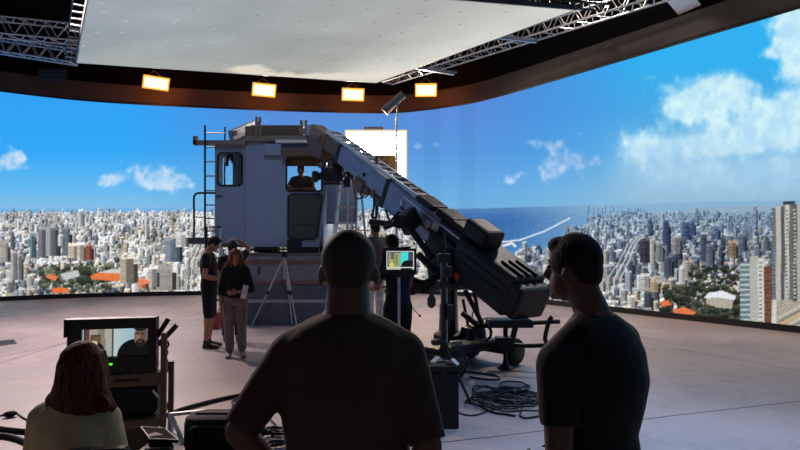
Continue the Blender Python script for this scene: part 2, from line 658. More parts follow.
fill([(706, 298), (718, 297.5), (733, 300), (732, 309), (720, 308), (706, 304)], (178, 172, 160), 1, .06)
fill([(672, 310), (684, 307), (696, 312), (692, 317), (676, 315)], (222, 126, 84), 1, .15)
fill([(660, 302), (668, 300), (672, 305), (662, 307)], (226, 120, 76), 1, .15)
# two near towers
rect(740, 262, 750, 336, (112, 128, 138), .1)
for k in range(14):
    rect(740, 264 + k * 5, 750, 265.6 + k * 5, (196, 200, 200))
rect(750, 256, 758, 340, (178, 178, 172), .03)
rect(758, 258, 764, 340, (206, 206, 198), .03)
for k in range(18):
    rect(759, 262 + k * 4.2, 762, 263.6 + k * 4.2, (110, 112, 110))
rect(764, 266, 772, 340, (122, 84, 70), .12)
for k in range(16):
    rect(764, 268 + k * 4.2, 772, 268.8 + k * 4.2, (84, 62, 56))
rect(772, 286, 776, 340, (206, 206, 204), .08)
fill([(776, 300), (800, 288), (860, 296), (860, 345), (776, 345)], (170, 164, 150), 1, .15)
for k in range(7):
    line([(778, 318 + k * 4), (812, 300 + k * 4)], 1.4, [(206, 200, 188), (116, 110, 104), (214, 176, 120)][k % 3])
rect(783, 201, 795, 205, (60, 66, 74))
rect(772, 208, 776, 300, (120, 128, 138), .1)
for k in range(30):
    rect(771, 209 + k * 3, 776, 210 + k * 3, (84, 92, 104))
rect(776, 206, 781, 300, (188, 184, 174), .04)
rect(781, 206, 785, 300, (92, 96, 104), .1)
rect(785, 205, 789, 300, (204, 200, 190), .03)
rect(789, 205, 793, 300, (112, 112, 112), .08)
for k in range(24):
    rect(785.5, 210 + k * 3.8, 788, 211.8 + k * 3.8, (120, 122, 124))
rect(793, 204, 797, 302, (92, 92, 96), .1)
rect(797, 204, 803, 302, (176, 172, 164), .04)
for k in range(24):
    rect(793.5, 209 + k * 3.8, 796, 210.6 + k * 3.8, (190, 188, 184))
rect(803, 206, 812, 302, (110, 112, 118), .08)
for k in range(5):
    x = 830 + k * 52
    building(x, 330, 18, 80 + 20 * (k % 3), np.array(palR[(k * 3) % 10], np.float32), .6, True)
# panel-to-panel difference of the modules round the corner
for x0, x1, g in ((424, 441, .985), (441, 459, 1.018), (459, 474, .985), (474, 500, 1.01), (405, 424, 1.01)):
    i0, i1 = int((x0 - U0) * K), int((x1 - U0) * K)
    j1 = int((216 - V0) * K)
    pano[:j1, i0:i1] = np.clip(pano[:j1, i0:i1] * g, 0, 255)


def to_lin(c):
    c = c / 255.0
    return np.where(c <= .04045, c / 12.92, ((c + .055) / 1.055) ** 2.4)


gr = rng.normal(0, 1, (PH, PW, 1)).astype(np.float32)
low = (VV > 213)[..., None]
pano = np.where(low, np.clip((pano - 128) * 1.06 + 122 + gr * 9, 0, 255), pano)
pano_lin = to_lin(np.clip(pano, 0, 255)).astype(np.float32)


def sample_pano(X, Y, Z):
    """bearing/elevation of each LED from the stage centre mark -> picture colour"""
    dy = Y * CP + (Z - CAM_H) * SP
    dz = -Y * SP + (Z - CAM_H) * CP
    u = (400 + F_PX * X / np.maximum(dy, 3.0) - U0) * K - .5
    v = (225 - F_PX * dz / np.maximum(dy, 3.0) - V0) * K - .5
    u = np.clip(u, 0, PW - 2)
    v = np.clip(v, 0, PH - 2)
    ui, vi = u.astype(int), v.astype(int)
    fu, fv = (u - ui)[..., None], (v - vi)[..., None]
    return (pano_lin[vi, ui] * (1 - fu) + pano_lin[vi, ui + 1] * fu) * (1 - fv) + (pano_lin[vi + 1, ui] * (1 - fu) + pano_lin[vi + 1, ui + 1] * fu) * fv


s, WX, WY = resample(0.022)
hs = np.concatenate([np.arange(BASE_H, 2.9, .022), np.linspace(2.9, SCREEN_H, 64)])
nx_, ny_ = len(s), len(hs)
GX, GZ = np.meshgrid(WX, hs)
GY = np.meshgrid(WY, hs)[0]
co = np.stack([GX, GY, GZ], -1).reshape(-1, 3).astype(np.float32)
ii = (np.arange(ny_ - 1)[:, None] * nx_ + np.arange(nx_ - 1)[None, :]).reshape(-1)
quads = np.stack([ii, ii + 1, ii + nx_ + 1, ii + nx_], -1).astype(np.int32)


def grid_mesh(name, co, quads, colors):
    me = bpy.data.meshes.new(name)
    me.vertices.add(len(co))
    me.vertices.foreach_set('co', co.reshape(-1))
    nq = len(quads)
    me.loops.add(nq * 4)
    me.loops.foreach_set('vertex_index', quads.reshape(-1))
    me.polygons.add(nq)
    me.polygons.foreach_set('loop_start', np.arange(nq, dtype=np.int32) * 4)
    me.update(calc_edges=True)
    me.validate()
    at_ = me.attributes.new('picture', 'FLOAT_COLOR', 'POINT')
    rgba = np.concatenate([colors.reshape(-1, 3), np.ones((len(co), 1))], 1).astype(np.float32)
    at_.data.foreach_set('color', rgba.reshape(-1))
    return me


wall_mid = Vector((float(WX[nx_ // 2]), float(WY[nx_ // 2]), 0))
led = thing('led_wall', wall_mid, 'huge curved LED wall showing a white city under blue sky with clouds', 'led wall')
me = grid_mesh('display', co, quads, sample_pano(GX, GY, GZ))
link_mesh('display', me, screen_mat('led_picture', 1.0), led)


def strip(name, off0, off1, z0, z1, m, parent=None, step=.15):
    """a curved strip that follows the wall; offsets are towards the stage"""
    s_, X, Y = resample(step)
    n = len(X)
    T = np.stack([np.gradient(X), np.gradient(Y)], -1)
    T /= np.linalg.norm(T, axis=1, keepdims=True)
    N = np.stack([T[:, 1], -T[:, 0]], -1)          # towards the stage
    bm = bmesh.new()
    rows = []
    for o_, z in ((off0, z0), (off1, z0), (off1, z1), (off0, z1)):
        rows.append([bm.verts.new((X[i] + N[i, 0] * o_, Y[i] + N[i, 1] * o_, z)) for i in range(n)])
    for r in range(4):
        a_, b_ = rows[r], rows[(r + 1) % 4]
        for i in range(n - 1):
            bm.faces.new((a_[i], a_[i + 1], b_[i + 1], b_[i]))
    bm.faces.new([rows[r][0] for r in range(4)])
    bm.faces.new([rows[3 - r][-1] for r in range(4)])
    mb = MB()
    mb.bm.free()
    mb.bm = bm
    return mb.build(name, m, parent)


strip('base_trim', -.25, .03, 0.0, BASE_H, black_paint, led)
strip('housing', -.25, -.08, BASE_H, SCREEN_H, black_paint, led)
strip('top_trim', -.25, .03, SCREEN_H, SCREEN_H + .06, black_paint, led)

# black drape above the screen, room walls behind it, floor and ceiling
fas = strip('trim_1', -.12, .06, SCREEN_H + .06, 6.68, mat('charcoal_fascia', (56, 51, 50), .8, noise=.15, scale=1.5))
tag(fas, 'charcoal fascia band along the top of the LED wall', kind='structure')
wb = strip('wall_back', -.6, -.45, 0.0, 8.4, roof_black)
tag(wb, 'black studio wall behind the LED wall', kind='structure')
up = strip('trim_2', -.44, -.05, 6.69, 8.35, roof_black)
tag(up, 'black drape above the fascia', kind='structure')

floor_m = bpy.data.materials.new('polished_concrete')
floor_m.use_nodes = True
nt = floor_m.node_tree
bs = nt.nodes['Principled BSDF']
tc = nt.nodes.new('ShaderNodeTexCoord')


def N_(t, **kw):
    n = nt.nodes.new(t)
    for k, v in kw.items():
        if k.startswith('i_'):
            n.inputs[int(k[2:])].default_value = v
        else:
            setattr(n, k, v)
    return n


n1 = N_('ShaderNodeTexNoise'); n1.inputs['Scale'].default_value = .55; n1.inputs['Detail'].default_value = 6; n1.inputs['Distortion'].default_value = .6
n2 = N_('ShaderNodeTexNoise'); n2.inputs['Scale'].default_value = 2.6; n2.inputs['Detail'].default_value = 8; n2.inputs['Roughness'].default_value = .65; n2.inputs['Distortion'].default_value = .8
for n in (n1, n2):
    nt.links.new(tc.outputs['Object'], n.inputs['Vector'])
r1 = N_('ShaderNodeValToRGB')
r1.color_ramp.elements[0].position, r1.color_ramp.elements[1].position = .36, .66
r1.color_ramp.elements[0].color = (*lin((160, 144, 146)), 1)
r1.color_ramp.elements[1].color = (*lin((188, 170, 170)), 1)
r2 = N_('ShaderNodeValToRGB')
r2.color_ramp.elements[0].position, r2.color_ramp.elements[1].position = .54, .72
r2.color_ramp.elements[0].color = (0, 0, 0, 1)
r2.color_ramp.elements[1].color = (1, 1, 1, 1)
nt.links.new(n1.outputs['Fac'], r1.inputs['Fac'])
nt.links.new(n2.outputs['Fac'], r2.inputs['Fac'])
mx = N_('ShaderNodeMix', data_type='RGBA')
mulf = N_('ShaderNodeMath', operation='MULTIPLY'); mulf.inputs[1].default_value = .45
nt.links.new(r2.outputs['Color'], mulf.inputs[0])
nt.links.new(mulf.outputs[0], mx.inputs['Factor'])
nt.links.new(r1.outputs['Color'], mx.inputs['A'])
mx.inputs['B'].default_value = (*lin((126, 112, 104)), 1)
sep = N_('ShaderNodeSeparateXYZ')
nt.links.new(tc.outputs['Object'], sep.inputs[0])
# saw-cut joints of the slab: straight lines across the floor
acc = None
joints = [((640, 342), (800, 371)), ((645, 419), (800, 401)), ((0, 363), (68, 342)), ((75, 341), (195, 315)), ((560, 335), (640, 342)), ((0, 424), (20, 428))]
wob = N_('ShaderNodeMath', operation='MULTIPLY_ADD'); wob.inputs[1].default_value = .05; wob.inputs[2].default_value = -.025
nt.links.new(n2.outputs['Fac'], wob.inputs[0])
for (p, q) in joints[:4]:
    P0, P1 = onz(*p), onz(*q)
    dd = (P1 - P0).normalized()
    nx, ny = -dd.y, dd.x
    ma = N_('ShaderNodeMath', operation='MULTIPLY'); ma.inputs[1].default_value = nx
    nt.links.new(sep.outputs['X'], ma.inputs[0])
    mb_ = N_('ShaderNodeMath', operation='MULTIPLY_ADD'); mb_.inputs[1].default_value = ny
    nt.links.new(sep.outputs['Y'], mb_.inputs[0]); nt.links.new(ma.outputs[0], mb_.inputs[2])
    mc = N_('ShaderNodeMath', operation='SUBTRACT'); mc.inputs[1].default_value = nx * P0.x + ny * P0.y
    nt.links.new(mb_.outputs[0], mc.inputs[0])
    me_ = N_('ShaderNodeMath', operation='ADD')
    nt.links.new(mc.outputs[0], me_.inputs[0]); nt.links.new(wob.outputs[0], me_.inputs[1])
    md = N_('ShaderNodeMath', operation='ABSOLUTE')
    nt.links.new(me_.outputs[0], md.inputs[0])
    if acc is None:
        acc = md
    else:
        mn = N_('ShaderNodeMath', operation='MINIMUM')
        nt.links.new(acc.outputs[0], mn.inputs[0]); nt.links.new(md.outputs[0], mn.inputs[1])
        acc = mn
lt = N_('ShaderNodeMath', operation='LESS_THAN'); lt.inputs[1].default_value = .012
nt.links.new(acc.outputs[0], lt.inputs[0])
mj = N_('ShaderNodeMix', data_type='RGBA')
nt.links.new(lt.outputs[0], mj.inputs['Factor'])
nt.links.new(mx.outputs['Result'], mj.inputs['A'])
mj.inputs['B'].default_value = (*lin((60, 52, 50)), 1)
nt.links.new(mj.outputs['Result'], bs.inputs['Base Color'])
rr = N_('ShaderNodeMapRange'); rr.inputs['To Min'].default_value = .36; rr.inputs['To Max'].default_value = .56
nt.links.new(n2.outputs['Fac'], rr.inputs['Value'])
nt.links.new(rr.outputs['Result'], bs.inputs['Roughness'])
bs.inputs['Specular IOR Level'].default_value = .45
bp = N_('ShaderNodeBump'); bp.inputs['Strength'].default_value = .12; bp.inputs['Distance'].default_value = .01
nt.links.new(n2.outputs['Fac'], bp.inputs['Height'])
nt.links.new(bp.outputs['Normal'], bs.inputs['Normal'])
fl = MB().span((-19, -4, -.2), (15, 24, 0)).build('floor', floor_m)
tag(fl, 'grey polished concrete studio floor with saw-cut joints', kind='structure')
ce = MB().span((-19, -4, 8.4), (15, 24, 8.6)).build('ceiling', roof_black)
tag(ce, 'black studio ceiling', kind='structure')
# ================================================================== overhead: ceiling screen, trusses, lamps
alu = mat('brushed_aluminium', (205, 206, 210), .42, .5, noise=.1, scale=14)
dull_alu = mat('worn_aluminium', (176, 176, 178), .5, .45, noise=.2, scale=14)
dark_metal = mat('dark_metal', (34, 34, 37), .5, .3, noise=.2)
mid_metal = mat('grey_metal', (92, 94, 100), .5, .4, noise=.15)
CH = 6.5
cbl, cbr, cfr = onz(76, 63, CH), onz(376, 83, CH), onz(575, 10, CH)
cl2 = onz(88, 0, CH)
cf2 = onz(455, 0, CH)


def meet(p, p2, q, q2):
    d1, d2 = p2 - p, q2 - q
    den = d1.x * d2.y - d1.y * d2.x
    t = ((q.x - p.x) * d2.y - (q.y - p.y) * d2.x) / den
    return p + d1 * t


cfl = meet(cbl, cl2, cfr, cf2)
na, nb = 340, 260
A_, B_ = np.meshgrid(np.linspace(0, 1, na), np.linspace(0, 1, nb))


def bil(k):
    return ((1 - A_) * (1 - B_) * cbl[k] + A_ * (1 - B_) * cbr[k] + (1 - A_) * B_ * cfl[k] + A_ * B_ * cfr[k])


cx, cy = bil(0), bil(1)
r2_ = np.random.default_rng(5)
cn, cn2 = fbm(na, nb, 60, r2_, 5), fbm(na, nb, 14, r2_, 4)
left_c, mid_c, right_c = np.array((150, 162, 168)), np.array((164, 166, 164)), np.array((208, 208, 202))
w_ = np.clip(A_ * 1.05, 0, 1)[..., None]
pic = np.where(w_ < .74, left_c + (mid_c - left_c) * (w_ / .74), mid_c + (right_c - mid_c) * np.clip((w_ - .74) / .24, 0, 1))
pic = pic + (cn[..., None] - .5) * 26 + 6 * B_[..., None]
pic = pic + np.array((10, 6, 0)) * np.exp(-((B_ - .0) / .25) ** 2)[..., None]
cd = np.zeros_like(A_)
for a0, b0, ra, rb, k in ((.52, .10, .06, .07, 1), (.55, .05, .09, .05, 1), (.78, .05, .1, .06, .9), (.9, .1, .1, .07, 1), (.97, .16, .06, .06, 1), (.99, .3, .03, .12, .9), (.70, .02, .12, .04, .8), (.99, .5, .02, .1, .6)):
    cd += np.exp(-((A_ - a0) / ra) ** 2 - ((B_ - b0) / rb) ** 2) * k
cd = np.clip(cd * 1.6 - .5 + (cn2 - .5) * 1.8, 0, 1)[..., None] * .9
pic = pic * (1 - cd) + np.array((230, 222, 208)) * cd
for _ in range(70):                                     # small pale and dark specks in the picture
    i, j = int(r2_.random() * (na - 4)), int(r2_.random() * (nb - 3))
    v = 226 if i < na * .35 else 92
    pic[j, i:i + 2] = v
    pic[j, i + 1:i + 3] = pic[j, i + 1:i + 3] * .5 + v * .5
co = np.stack([cx, cy, np.full_like(cx, CH)], -1).reshape(-1, 3).astype(np.float32)
ii = (np.arange(nb - 1)[:, None] * na + np.arange(na - 1)[None, :]).reshape(-1)
quads = np.stack([ii, ii + 1, ii + na + 1, ii + na], -1).astype(np.int32)
cmid = (cbl + cbr + cfl + cfr) / 4
cled = thing('ceiling_screen', cmid, 'flat LED ceiling screen showing pale grey sky with wisps of cloud', 'ceiling screen')
link_mesh('display', grid_mesh('display', co, quads, to_lin(np.clip(pic, 0, 255))), screen_mat('ceiling_picture', 1.0), cled)
up1 = Vector((0, 0, .015))
MB().prism([q + up1 for q in (cbl, cbr, cfr, cfl)], (0, 0, .1)).build('housing', black_paint, cled)
fr = MB()
cor = [cbl, cbr, cfr, cfl]
for i in range(4):
    fr.bar(cor[i] + Vector((0, 0, .05)), cor[(i + 1) % 4] + Vector((0, 0, .05)), .05, .1)
fr.build('frame', mid_metal, cled)
for q in cor:
    q2 = q + (cmid - q) * .12
    MB().cyl(q2 + Vector((0, 0, .1)), Vector((q2.x, q2.y, 8.385)), .012, 6).build('hanger', dark_metal, cled)


def truss(p0, p1, w, label, group=None, bays=None, m=alu, r=.024, name='lighting_truss', hang=True):
    p0, p1 = Vector(p0), Vector(p1)
    d = (p1 - p0)
    s, n = frame_from(d)
    root = thing(name, (p0 + p1) / 2, label, 'truss', group=group)
    cs = [(s * a + n * b) * w / 2 for a, b in ((-1, -1), (1, -1), (1, 1), (-1, 1))]
    for c in cs:
        MB().tube([p0 + c, p1 + c], r, 8).build('chord', m, root)
    L = d.length
    nb_ = bays or max(2, int(L / (w * 1.15)))
    for i in range(4):
        a, b = cs[i], cs[(i + 1) % 4]
        lace = MB()
        for k in range(nb_):
            q0, q1, qm = p0 + d * (k / nb_), p0 + d * ((k + 1) / nb_), p0 + d * ((k + .5) / nb_)
            lace.tube([q0 + a, qm + b], r * .5, 5).tube([qm + b, q1 + a], r * .5, 5)
        for e in (p0, p1):
            lace.tube([e + a, e + b], r * .6, 5)
        lace.build('lacing', m, root)
    if hang:
        for k in (.15, .85):
            q = p0 + d * k
            MB().cyl(q + n * w / 2, Vector((q.x, q.y, 8.385)), .008, 5).build('hanging_cable', dark_metal, root)
    return root


truss(at(-70, 20, 14.0), at(82, 35, 14.6), .40, 'upper silver box truss at the far left, left of the ceiling screen')
truss(at(-70, 35, 16.1), at(75, 57, 16.3), .36, 'lower silver box truss at the far left, above the black band')
truss(onz(384, 82, 6.66) + Vector((.1, .15, .2)), onz(690, -12, 6.66) + Vector((.1, 0, .2)), .40, 'long silver box truss along the right edge of the ceiling screen', m=dull_alu)
truss(onz(440, -14, 6.86), onz(606, -1, 6.86), .36, 'dark short truss by the front edge of the ceiling screen', m=dark_metal)
# ladder beam on the left edge of the ceiling screen
e0, e1 = onz(76, 60, 6.62), onz(92, -22, 6.62)
dd = (e1 - e0).normalized()
sd = Vector((dd.y, -dd.x, 0))
if sd.x > 0:
    sd = -sd
lad = thing('ladder_beam', e0, 'ladder beam with silver rungs on the left edge of the ceiling screen', 'truss')
for k in (.03, .26):
    MB().tube([e0 + sd * k, e1 + sd * k], .018, 8).build('rail', dark_metal, lad)
L = (e1 - e0).length
for k in range(13):
    q = e0 + dd * (L * (k + .5) / 13)
    MB().tube([q + sd * .03, q + sd * .26], .019, 8).build('rung', alu, lad)
for q in (e0, e1):
    MB().cyl(q + sd * .2, q + sd * .2 + Vector((0, 0, 1.76)), .01, 6).build('hanging_cable', dark_metal, lad)
for (pa, pb, lb) in (((414, 67), (454, 73.5), 'short silver beam tying the truss to the ceiling screen, near its far corner'), ((484, 35), (536, 41), 'short silver beam tying the truss to the ceiling screen, further forward')):
    q0, q1 = onz(*pa, 6.66), onz(*pb, 6.66)
    root = thing('support_beam', (q0 + q1) / 2, lb, 'beam')
    MB().bar(q0, q1, .07, .1).build('beam', alu, root)
    MB().box(q0 + Vector((0, 0, .06)), (.16, .16, .06)).build('clamp', mid_metal, root)
    MB().box(q1 + Vector((0, 0, .06)), (.16, .16, .06)).build('clamp', mid_metal, root)

# warm flood lamps hanging below the black band
lamp_face = emit('lamp_diffuser', (255, 222, 140), 3.6)
rim_glow = emit('amber_rim_glow', (255, 178, 66), 1.15)  # painted glow: emissive border standing in for the bloom round each lamp
halo_glow = emit('halo_emitter', (255, 130, 30), 45.0)  # added glowing sides behind the diffuser, to cast an orange halo on the fascia
lamps = [(156, 83, 26, 13, 18.3, 'leftmost of the four glowing orange flood lamps under the black band'),
         (264, 90, 24, 13, 18.9, 'second from left of the four glowing flood lamps, above the white cab roof'),
         (353, 94.5, 23, 12.5, 19.2, 'third from left of the four glowing flood lamps'),
         (426, 90, 22, 13, 18.6, 'rightmost of the four glowing flood lamps, by the end of the truss')]
for px, py, w, h, Y, lb in lamps:
    c = at(px, py, Y)
    w, h = w * .9 * Y / F_PX, h * .88 * Y / F_PX
    aim = (Vector((.4, 7.5, .4)) - c).normalized()
    s, n = frame_from(aim)
    R = Matrix((s, aim, n)).transposed()
    root = thing('flood_lamp', c, lb, 'lamp', group='warm flood lamps')

    def lp(x, y, z):
        return c + R @ Vector((x, y, z))
    back = [lp(a * w * .36, -.14, b * h * .34) for a, b in ((-1, -1), (1, -1), (1, 1), (-1, 1))]
    mid = [lp(a * w * .5, -.02, b * h * .5) for a, b in ((-1, -1), (1, -1), (1, 1), (-1, 1))]
    sk = MB()
    va, vb = [sk.bm.verts.new(q) for q in back], [sk.bm.verts.new(q) for q in mid]
    for k in range(4):
        sk.bm.faces.new((va[k], va[(k + 1) % 4], vb[(k + 1) % 4], vb[k]))
    sk.build('halo_sides', halo_glow, root)
    MB().box(c, (w * .96, .03, h * .94), M=R.to_4x4()).build('diffuser', lamp_face, root)
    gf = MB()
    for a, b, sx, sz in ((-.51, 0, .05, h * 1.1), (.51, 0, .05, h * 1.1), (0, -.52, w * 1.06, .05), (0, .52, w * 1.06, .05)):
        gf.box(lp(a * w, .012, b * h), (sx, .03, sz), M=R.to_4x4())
    gf.build('glow_rim', rim_glow, root)
    MB().box(lp(0, -.22, 0), (w * .7, .14, h * .66), M=R.to_4x4(), bev=.02).build('housing', dark_metal, root)
    yk = MB()
    top = lp(0, -.22, 0) + Vector((0, 0, h * .5 + .16))
    yk.tube([lp(-w * .4, -.22, 0), lp(-w * .4, -.22, h * .3), top, lp(w * .4, -.22, h * .3), lp(w * .4, -.22, 0)], .014, 6)
    yk.build('yoke', dark_metal, root)
    MB().cyl(top, Vector((top.x, top.y, 8.385)), .014, 6).build('drop_pipe', roof_black, root)

    bulb_d = bpy.data.lights.new('flood_bulb', 'SPOT')
    bulb_d.energy = 520
    bulb_d.color = (1.0, .74, .5)
    bulb_d.spot_size = math.radians(150)
    bulb_d.spot_blend = .6
    bulb_d.shadow_soft_size = .12
    bulb = bpy.data.objects.new('flood_bulb', bulb_d)
    COL.objects.link(bulb)
    bulb.location = c + aim * .06
    bulb.rotation_euler = aim.to_track_quat('-Z', 'Y').to_euler()

# square white panel hanging at the top right
q = [onz(664, -2, 6.75), onz(678.5, 15, 6.75), onz(701, 5, 6.75), onz(688, -12, 6.75)]
root = thing('square_light_panel', q[0], 'square white panel light, switched off, at the top right', 'lamp')
MB().prism(q, (0, 0, .015)).build('diffuser', mat('white_diffuser', (235, 235, 238), .7), root)
MB().prism([v + Vector((0, 0, .016)) for v in q], (0, 0, .09)).build('housing', black_paint, root)
m_ = (q[0] + q[2]) / 2
MB().cyl(m_ + Vector((0, 0, .1)), Vector((m_.x, m_.y, 8.385)), .012, 6).build('drop_pipe', roof_black, root)

# slatted vent under the left end of the band
c0, c1 = at(38, 69, 17.6), at(66, 80, 17.6)
root = thing('slatted_vent', (c0 + c1) / 2, 'dim grey slatted vent below the left trusses', 'vent')
fr = MB()
fr.span((c0.x, 17.6, c1.z), (c1.x, 17.66, c0.z))
fr.build('backing', dark_metal, root)
for k in range(6):
    z = c1.z + (c0.z - c1.z) * (k + .5) / 6
    MB().box(((c0.x + c1.x) / 2, 17.585, z), (c1.x - c0.x - .04, .03, .018)).build('slat', mid_metal, root)
for x in (c0.x + .3, c1.x - .3):
    MB().cyl((x, 17.64, c0.z), (x, 17.64, 8.385), .012, 6).build('hanging_cable', roof_black, root)

# the big warm panel behind the crane, on a tall stand
YL = 14.6
warm_face = emit('big_panel_diffuser', (255, 226, 184), 90.0)
l0, l1 = at(347, 132, YL), at(405, 179, YL)
root = thing('panel_light', ((l0.x + l1.x) / 2, YL, (l0.z + l1.z) / 2), 'big blinding warm white panel light behind the crane arm', 'lamp')
MB().span((l0.x, YL, l1.z), (l1.x, YL + .04, l0.z)).build('diffuser', warm_face, root)
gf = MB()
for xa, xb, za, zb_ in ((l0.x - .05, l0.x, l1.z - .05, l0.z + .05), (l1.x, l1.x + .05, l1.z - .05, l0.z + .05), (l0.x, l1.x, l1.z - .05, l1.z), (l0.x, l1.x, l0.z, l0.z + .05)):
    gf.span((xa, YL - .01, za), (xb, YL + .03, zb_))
gf.build('glow_rim', emit('pale_rim_glow', (255, 222, 160), 1.05), root)  # emissive border paints the warm glow at the panel's edge
MB().span((l0.x - .03, YL + .05, l1.z - .03), (l1.x + .03, YL + .3, l0.z + .03), bev=.03).build('housing', mid_metal, root)
MB().span((at(364, 130, YL).x, YL + .05, l0.z + .06), (at(383, 130, YL).x, YL + .2, l0.z + .14)).build('bracket', mid_metal, root)
flag = thing('flag_panel', at(378, 180, 14.3), 'brown cloth flag covering the lower left of the big warm light', 'flag')
f0, f1 = at(352, 155.5, 14.35), at(397, 181, 14.35)
MB().span((f0.x, 14.33, f1.z), (f1.x, 14.37, f0.z)).build('cloth', mat('brown_flag', (120, 92, 58), .9, noise=.1), flag)
fr = MB()
for a, b in (((f0.x, f0.z), (f1.x, f0.z)), ((f1.x, f0.z), (f1.x, f1.z)), ((f1.x, f1.z), (f0.x, f1.z)), ((f0.x, f1.z), (f0.x, f0.z))):
    fr.tube([(a[0], 14.35, a[1]), (b[0], 14.35, b[1])], .02, 6)
fr.tube([(f1.x, 14.35, f1.z + .2), (f1.x + .03, 14.42, f1.z + .2)], .02, 6)
fr.build('frame', dark_metal, flag)


def light_stand(x, y, top, label, spread, r=.022, m=dull_alu, name='light_stand', ang0=90, nleg=3, group=None, hub=.62):
    root = thing(name, (x, y, 0), label, 'stand', group=group)
    MB().cyl((x, y, .12), (x, y, top * .55), r * 1.25, 10).build('pole', m, root)
    MB().cyl((x, y, top * .55), (x, y, top), r * .85, 10).build('riser', m, root)
    MB().lathe((x, y, hub), [(r * 1.2, -.04), (r * 2.2, -.03), (r * 2.2, .03), (r * 1.2, .04)]).build('collar', dark_metal, root)
    for k in range(nleg):
        a = math.radians(ang0 + 360 * k / nleg)
        e = Vector((x + math.cos(a) * spread, y + math.sin(a) * spread, .015))
        lg = MB()
        lg.tube([(x, y, hub), e], r * .6, 8)
        leg = lg.build('leg', m, root)
        MB().tube([(x, y, .2), ((x + e.x) / 2, (y + e.y) / 2, (hub + .015) / 2)], r * .4, 6).build('brace', m, root)
        MB().lathe(e, [(r * .9, -.013), (r * .9, .03)], n=10).build('rubber_foot', black_paint, leg)
    return root


ls = at(396.5, 118, 14.12)
light_stand(ls.x, 14.12, ls.z, 'tall silver stand beside the big warm panel light', .62, .03)
root = thing('tube_light', ls, 'grey tubular lamp tilted on top of the tall silver stand', 'lamp')
t0, t1 = at(385.5, 110.5, 14.1), at(403, 94.5, 14.1)
MB().cyl(t0, t1, .1, 16).build('barrel', mid_metal, root)
ax = (t0 - t1).normalized()
MB().lathe(t0, [(.1, -.0), (.115, .0), (.115, .04), (.09, .05)], axis=ax).build('lens_ring', dark_metal, root)
MB().tube([ls + Vector((0, -.02, 0)), ls + Vector((.02, -.02, .14)), (t0 + t1) / 2 + Vector((.06, 0, -.06))], .02, 8).build('yoke', dull_alu, root)
# ================================================================== the white crane cab on its stack of decks
YC = 12.6
cab_white = mat('cab_paint', (134, 154, 182), .45, noise=.05, scale=2)
cab_inner = mat('cab_lining', (96, 78, 62), .8, noise=.15, scale=5)
cab_grey = mat('cab_roof_grey', (128, 118, 112), .6, noise=.15, scale=5)
cab_brown = mat('cab_roof_brown', (104, 88, 76), .7, noise=.2, scale=6)
gasket = mat('black_rubber', (16, 16, 18), .6)
glass_green = mat('green_grey_glass', (58, 68, 66), .35, spec=.6, noise=.08)
under = mat('underframe_black', (24, 24, 28), .6, .2)


def xz(px, py, dy=0.0):
    q = at(px, py, YC + dy)
    return (q.x, q.z)


c_orig = at(270, 246, YC + 1.0)
cab = thing('crane_cab', (c_orig.x, c_orig.y, 1.62), 'white tower crane cab with windows, raised on a stack of decks', 'crane cab')
DEP = 1.9
win_door = [xz(*p) for p in rrect(217.5, 186, 242, 152.5, 4.5)] if False else None


def rr(px0, py0, px1, py1, rp, dy=0.0):
    a, b = xz(px0, py1, dy), xz(px1, py0, dy)
    return rrect(a[0], a[1], b[0], b[1], rp * YC / F_PX)


# door on the left with its window
door_w = rr(217.5, 153, 242, 185.5, 4)
plate('door', [xz(*p) for p in ((214.5, 144.5), (244.6, 143.5), (244.6, 245), (214.5, 242))], [door_w], YC + .02, YC + .07, cab_white, cab)
door = [o for o in bpy.data.objects if o.parent == cab and o.name.startswith('door')][0]
MB().tube([Vector((x, YC + .01, z)) for x, z in door_w], .022, 6, closed=True).build('window_gasket', gasket, door)
h0 = at(216.5, 196, YC - .02)
MB().bar(h0, h0 + Vector((.12, 0, 0)), .02, .025).build('door_handle', gasket, door)
# front wall with the operator's window
win = rr(286.5, 158.5, 322.5, 191, 3)
front_outer = [xz(*p) for p in ((245.2, 143.5), (245.2, 141), (322, 139), (326.5, 150), (326.5, 190), (319, 247), (245.2, 247))]
plate('front_wall', front_outer, [win], YC, YC + .06, cab_white, cab)
MB().tube([Vector((x, YC - .012, z)) for x, z in win], .02, 6, closed=True).build('window_gasket', gasket, cab)
lp = [xz(*p) for p in ((288.5, 196), (291, 194.3), (320.5, 194.3), (322.8, 197), (317.5, 236.5), (315, 239), (291, 239), (288.3, 236))]
pn = plate('lower_glass', lp, [], YC - .03, YC - .002, glass_green, cab)
MB().tube([Vector((x, YC - .03, z)) for x, z in lp], .02, 6, closed=True).build('gasket', gasket, pn)
MB().tube([Vector((*[xz(297, 225)[0]], YC - .035, xz(297, 225)[1])), Vector((xz(317, 225.5)[0], YC - .035, xz(317, 225.5)[1]))], .01, 6).build('seam_bar', gasket, pn)
b0, b1 = at(266, 145, YC), at(282.5, 156, YC)
MB().span((b0.x, YC - .16, b1.z), (b1.x, YC - .002, b0.z), bev=.015).build('junction_box', cab_white, cab)
# side, back and interior
xL, xR = xz(214.5, 200)[0], xz(326.5, 200)[0]
zt, zb = xz(270, 139.5)[1], xz(270, 246)[1]
zdoor = xz(230, 144)[1]


def side_plate(name, x, m, hole=None):
    M = Matrix.Translation((x, YC + .07, 0)) @ Matrix.Rotation(math.radians(90), 4, 'Z')
    outer = [(0, zb), (DEP - .07, zb), (DEP - .07, zdoor if x < -3.5 else zt), (0, zdoor if x < -3.5 else zt)]
    return plate(name, outer, [hole] if hole else [], -.03, .03, m, cab, M)


